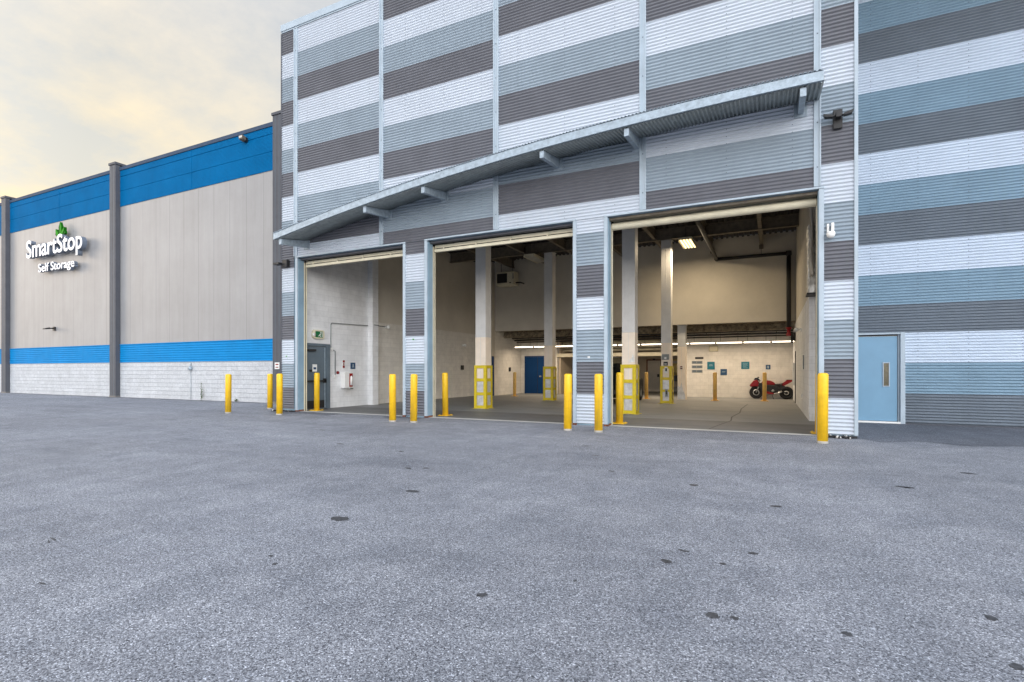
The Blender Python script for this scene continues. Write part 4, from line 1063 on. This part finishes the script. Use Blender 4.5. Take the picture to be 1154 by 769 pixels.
for s_ in (-1,1):
    q = MB(); q.tube([(bx-.66,by+s_*.10,.98),(bx-.58,by+s_*.24,1.06)], .009, 6); q.hexa([(bx-.62,by+s_*.18-.01,1.03),(bx-.56,by+s_*.18-.01,1.03),(bx-.55,by+s_*.32,1.04),(bx-.61,by+s_*.32,1.04),(bx-.62,by+s_*.18-.01,1.10),(bx-.56,by+s_*.18-.01,1.10),(bx-.55,by+s_*.32,1.09),(bx-.61,by+s_*.32,1.09)])
    q.build('mirror', M['black'], MC, weld=False)
side([(-.92,.52),(-.86,.63),(-.70,.67),(-.55,.63),(-.47,.52),(-.52,.50),(-.60,.58),(-.72,.62),(-.84,.58),(-.88,.50)], .07, 'black', 'front_mudguard', .01)
q = MB(); q.tube([(bx+.05,by-.10,.26),(bx+.30,by-.15,.30),(bx+.46,by-.17,.40)], [.03,.035,.05], 10); q.build('exhaust', M['chrome'], MC)
q = MB(); q.tube([(bx+.02,by-.12,.28),(bx+.10,by-.24,.01)], .012, 6); q.build('side_stand', M['darksteel'], MC)
q = MB(); q.box(bx+.975,bx+.985,by-.06,by+.06,.905,.945); q.build('tail_light', M['lampred'], MC)
q = MB(); q.hexa([(bx-.985,by-.10,.66),(bx-.97,by-.10,.64),(bx-.97,by+.10,.64),(bx-.985,by+.10,.66),(bx-.93,by-.10,.75),(bx-.915,by-.10,.74),(bx-.915,by+.10,.74),(bx-.93,by+.10,.75)]); q.build('headlight', M['glass'], MC)

# ------------------------------------------------------------------ dark car behind the front right column
CRT = empty('parked_car', (-6.05,23.7,0), label='dark green-black sport utility car parked behind the front right column', cat='car')
x0c, x1c, yr, yf = -6.95,-5.13,21.55,26.0
cb = MB()
def ring(y, zb, zt, inset, top_in):
    xm = (x0c+x1c)/2; hw = (x1c-x0c)/2-inset
    return [(xm-hw*.96,y,zb),(xm-hw,y,zb+.25),(xm-hw,y,.95),(xm-hw*.97,y,1.05),(xm-hw+top_in,y,zt-.04),(xm-hw+top_in+.08,y,zt),
            (xm+hw-top_in-.08,y,zt),(xm+hw-top_in,y,zt-.04),(xm+hw*.97,y,1.05),(xm+hw,y,.95),(xm+hw,y,zb+.25),(xm+hw*.96,y,zb)]
rings = [ring(yr,.45,1.08,.10,.06), ring(yr+.04,.30,1.30,.05,.14), ring(yr+.18,.26,1.62,.01,.20), ring(yr+.5,.25,1.72,.0,.21), ring(yr+2.2,.25,1.74,.0,.21),
         ring(yr+2.8,.25,1.66,.0,.21), ring(yr+3.3,.25,1.10,.0,.08), ring(yf-.25,.28,.98,.05,.08), ring(yf,.4,.80,.14,.06)]
nn = 12
for r_ in rings: cb.v += r_
for i in range(len(rings)-1):
    for j in range(nn):
        cb.f.append((i*nn+j, i*nn+(j+1)%nn, (i+1)*nn+(j+1)%nn, (i+1)*nn+j)); cb.m.append(0); cb.s.append(True)
cb.f.append(tuple(range(nn))); cb.m.append(0); cb.s.append(False)
cb.f.append(tuple((len(rings)-1)*nn+j for j in range(nn))); cb.m.append(0); cb.s.append(False)
cb.build('body', M['carpaint'], CRT)
q = MB(); q.hexa([(-6.72,yr+.005,1.10),(-5.36,yr+.005,1.10),(-5.36,yr+.03,1.10),(-6.72,yr+.03,1.10),(-6.60,yr+.14,1.56),(-5.48,yr+.14,1.56),(-5.48,yr+.18,1.56),(-6.60,yr+.18,1.56)]); q.build('rear_window', M['glass'], CRT, bevel=.01)
q = MB()
q.prism([(yr+.45,1.10),(yr+3.0,1.10),(yr+2.75,1.58),(yr+.55,1.60)], x1c-.115, x1c-.085, ax='x'); q.build('side_window', M['glass'], CRT)
q = MB(); q.prism([(yr+.45,1.10),(yr+3.0,1.10),(yr+2.75,1.58),(yr+.55,1.60)], x0c+.085, x0c+.115, ax='x'); q.build('side_window', M['glass'], CRT)
for xx in (-6.88,-5.32):
    q = MB(); q.box(xx,xx+.14,yr-.01,yr+.06,.85,1.12); q.build('tail_light', M['lampred'], CRT, bevel=.01)
q = MB(); q.box(-6.28,-5.80,yr-.012,yr+.0,.80,.92); q.build('number_plate', M['signgrey'], CRT)
q = MB(); q.box(-6.85,-5.23,yr-.07,yr+.05,.42,.60); q.build('bumper', M['black'], CRT, bevel=.03)
for xx, s_ in ((-6.93,1),(-5.15,-1)):
    for yw in (yr+.85, yf-.85):
        q = MB(); xa, xb = (xx,xx+.24) if s_ > 0 else (xx-.22,xx+.03)
        q.lathe(yw,.36,[(.22,xa),(.33,xa),(.36,xa+.04),(.36,xb-.04),(.33,xb),(.22,xb)],28,axis='x'); w_ = q.build('wheel', M['rubber'], CRT)
        q = MB(); q.lathe(yw,.36,[(0,xa+.02),(.22,xa+.02),(.22,xb-.02),(.12,xb-.03),(0,xb-.01)],20,axis='x'); q.build('rim', M['signgrey'], w_)

CRT.location.x -= .42
# ------------------------------------------------------------------ sky, sun, lamps
wd = bpy.data.worlds.new('World'); sc.world = wd; wd.use_nodes = True
nt = wd.node_tree; nt.nodes.clear()
out = nt.nodes.new('ShaderNodeOutputWorld'); bg = nt.nodes.new('ShaderNodeBackground'); nt.links.new(bg.outputs[0], out.inputs[0])
SUN_EL, SUN_AZ = R(11), math.atan2(-.93, -.36)     # azimuth measured from +Y towards +X
sky = nt.nodes.new('ShaderNodeTexSky'); sky.sky_type = 'NISHITA'; sky.sun_disc = False; sky.sun_elevation = SUN_EL; sky.sun_rotation = SUN_AZ % (2*math.pi)
sky.dust_density = 2.0; sky.ozone_density = 1.5
WS = .10
bg.inputs[1].default_value = WS
gen = nt.nodes.new('ShaderNodeTexCoord').outputs['Generated']
sp = nt.nodes.new('ShaderNodeSeparateXYZ'); nt.links.new(gen, sp.inputs[0])
zc_ = math_(nt, 'MAXIMUM', sp.outputs[2], .02)
# cloud layer seen in perspective: direction / (z + k)
dv = math_(nt, 'ADD', zc_, .22)
cb_ = nt.nodes.new('ShaderNodeCombineXYZ')
nt.links.new(math_(nt, 'DIVIDE', sp.outputs[0], dv), cb_.inputs[0]); nt.links.new(math_(nt, 'DIVIDE', sp.outputs[1], dv), cb_.inputs[1])
c1_ = noise(nt, cb_.outputs[0], 1.5, 8, .62, sx=1.0, sy=1.0); c2_ = noise(nt, cb_.outputs[0], .7, 6, .6)
K = 1/WS
def sc_(c, k): return (c[0]*k*K, c[1]*k*K, c[2]*k*K, 1)
lo = ramp(nt, c1_, [(.40, sc_((.88,.84,.72), 1)), (.58, sc_((1.18,.97,.60), 1))])
hi = ramp(nt, c1_, [(.40, sc_((.60,.65,.71), 1)), (.60, sc_((.92,.88,.82), 1))])
elev = ramp(nt, math_(nt, 'ADD', sp.outputs[2], math_(nt, 'MULTIPLY', math_(nt, 'ADD', sp.outputs[0], 1.0), .30)), [(.26, (0,0,0)), (.64, (1,1,1))])
cloud = mixc(nt, lo, hi, elev)
# unseen sky behind the camera, made bluer and brighter to light facade and bays
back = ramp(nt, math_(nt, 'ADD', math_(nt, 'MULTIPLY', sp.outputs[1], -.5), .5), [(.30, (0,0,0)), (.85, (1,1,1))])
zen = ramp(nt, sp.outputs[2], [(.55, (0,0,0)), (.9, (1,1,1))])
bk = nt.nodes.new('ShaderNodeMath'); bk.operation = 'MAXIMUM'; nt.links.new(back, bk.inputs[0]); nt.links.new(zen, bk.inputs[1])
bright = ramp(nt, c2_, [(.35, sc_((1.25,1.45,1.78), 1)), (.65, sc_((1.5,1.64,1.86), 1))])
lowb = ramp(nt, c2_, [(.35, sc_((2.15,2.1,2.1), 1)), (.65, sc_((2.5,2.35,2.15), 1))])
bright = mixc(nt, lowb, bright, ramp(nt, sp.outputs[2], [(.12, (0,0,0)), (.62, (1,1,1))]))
# extra glow added to the unseen sky behind-right, to light the bay interiors
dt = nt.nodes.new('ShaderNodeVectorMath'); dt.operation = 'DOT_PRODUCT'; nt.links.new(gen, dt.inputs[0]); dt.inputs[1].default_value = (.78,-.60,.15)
fill_glow = math_(nt, 'ADD', ramp(nt, dt.outputs['Value'], [(.35, (.80,.80,.80)), (.95, (1,1,1))]), math_(nt, 'MULTIPLY', ramp(nt, dt.outputs['Value'], [(.5, (0,0,0)), (.95, (1,1,1))]), 1.9))
bright = mixc(nt, bright, fill_glow, 1.0, 'MULTIPLY')
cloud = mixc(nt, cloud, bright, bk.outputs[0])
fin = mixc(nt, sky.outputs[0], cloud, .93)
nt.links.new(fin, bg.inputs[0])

sl_ = bpy.data.lights.new('sun', 'SUN'); sl_.energy = .7; sl_.angle = R(24); sl_.color = (1,.80,.58)
so = bpy.data.objects.new('sun', sl_); col.objects.link(so)
d = Vector((.93*math.cos(SUN_EL), .36*math.cos(SUN_EL), -math.sin(SUN_EL)))
so.rotation_euler = d.to_track_quat('-Z', 'Y').to_euler()

def area(name, loc, sx, sy, e, c, rot=(0,0,0)):
    l = bpy.data.lights.new(name, 'AREA'); l.shape = 'RECTANGLE'; l.size = sx; l.size_y = sy; l.energy = e; l.color = c
    o = bpy.data.objects.new(name, l); col.objects.link(o); o.location = loc; o.rotation_euler = rot
    return o
for i, x in enumerate((-10.9,-6.4,-1.8)):
    area('tube_row_lamp', (x,28.0,2.72), 4.4, .08, 95, (1,.80,.58))
area('high_bay_lamp', (-3.14,22.98,6.62), .5, 1.5, 190, (1,.80,.54))

# ------------------------------------------------------------------ camera
cam = bpy.data.cameras.new('camera'); co_ = bpy.data.objects.new('camera', cam); col.objects.link(co_)
co_.location = (0,0,1.4); co_.rotation_euler = (R(90),0,R(26.2))
cam.sensor_width = 36; cam.lens = 595/1154*36; cam.shift_y = (418-384.5)/1154; cam.clip_end = 2000
sc.camera = co_
sc.render.engine = 'CYCLES'
vs = sc.view_settings; vs.view_transform = 'Standard'; vs.look = 'None'; vs.gamma = 1; vs.use_curve_mapping = False; vs.exposure = .03
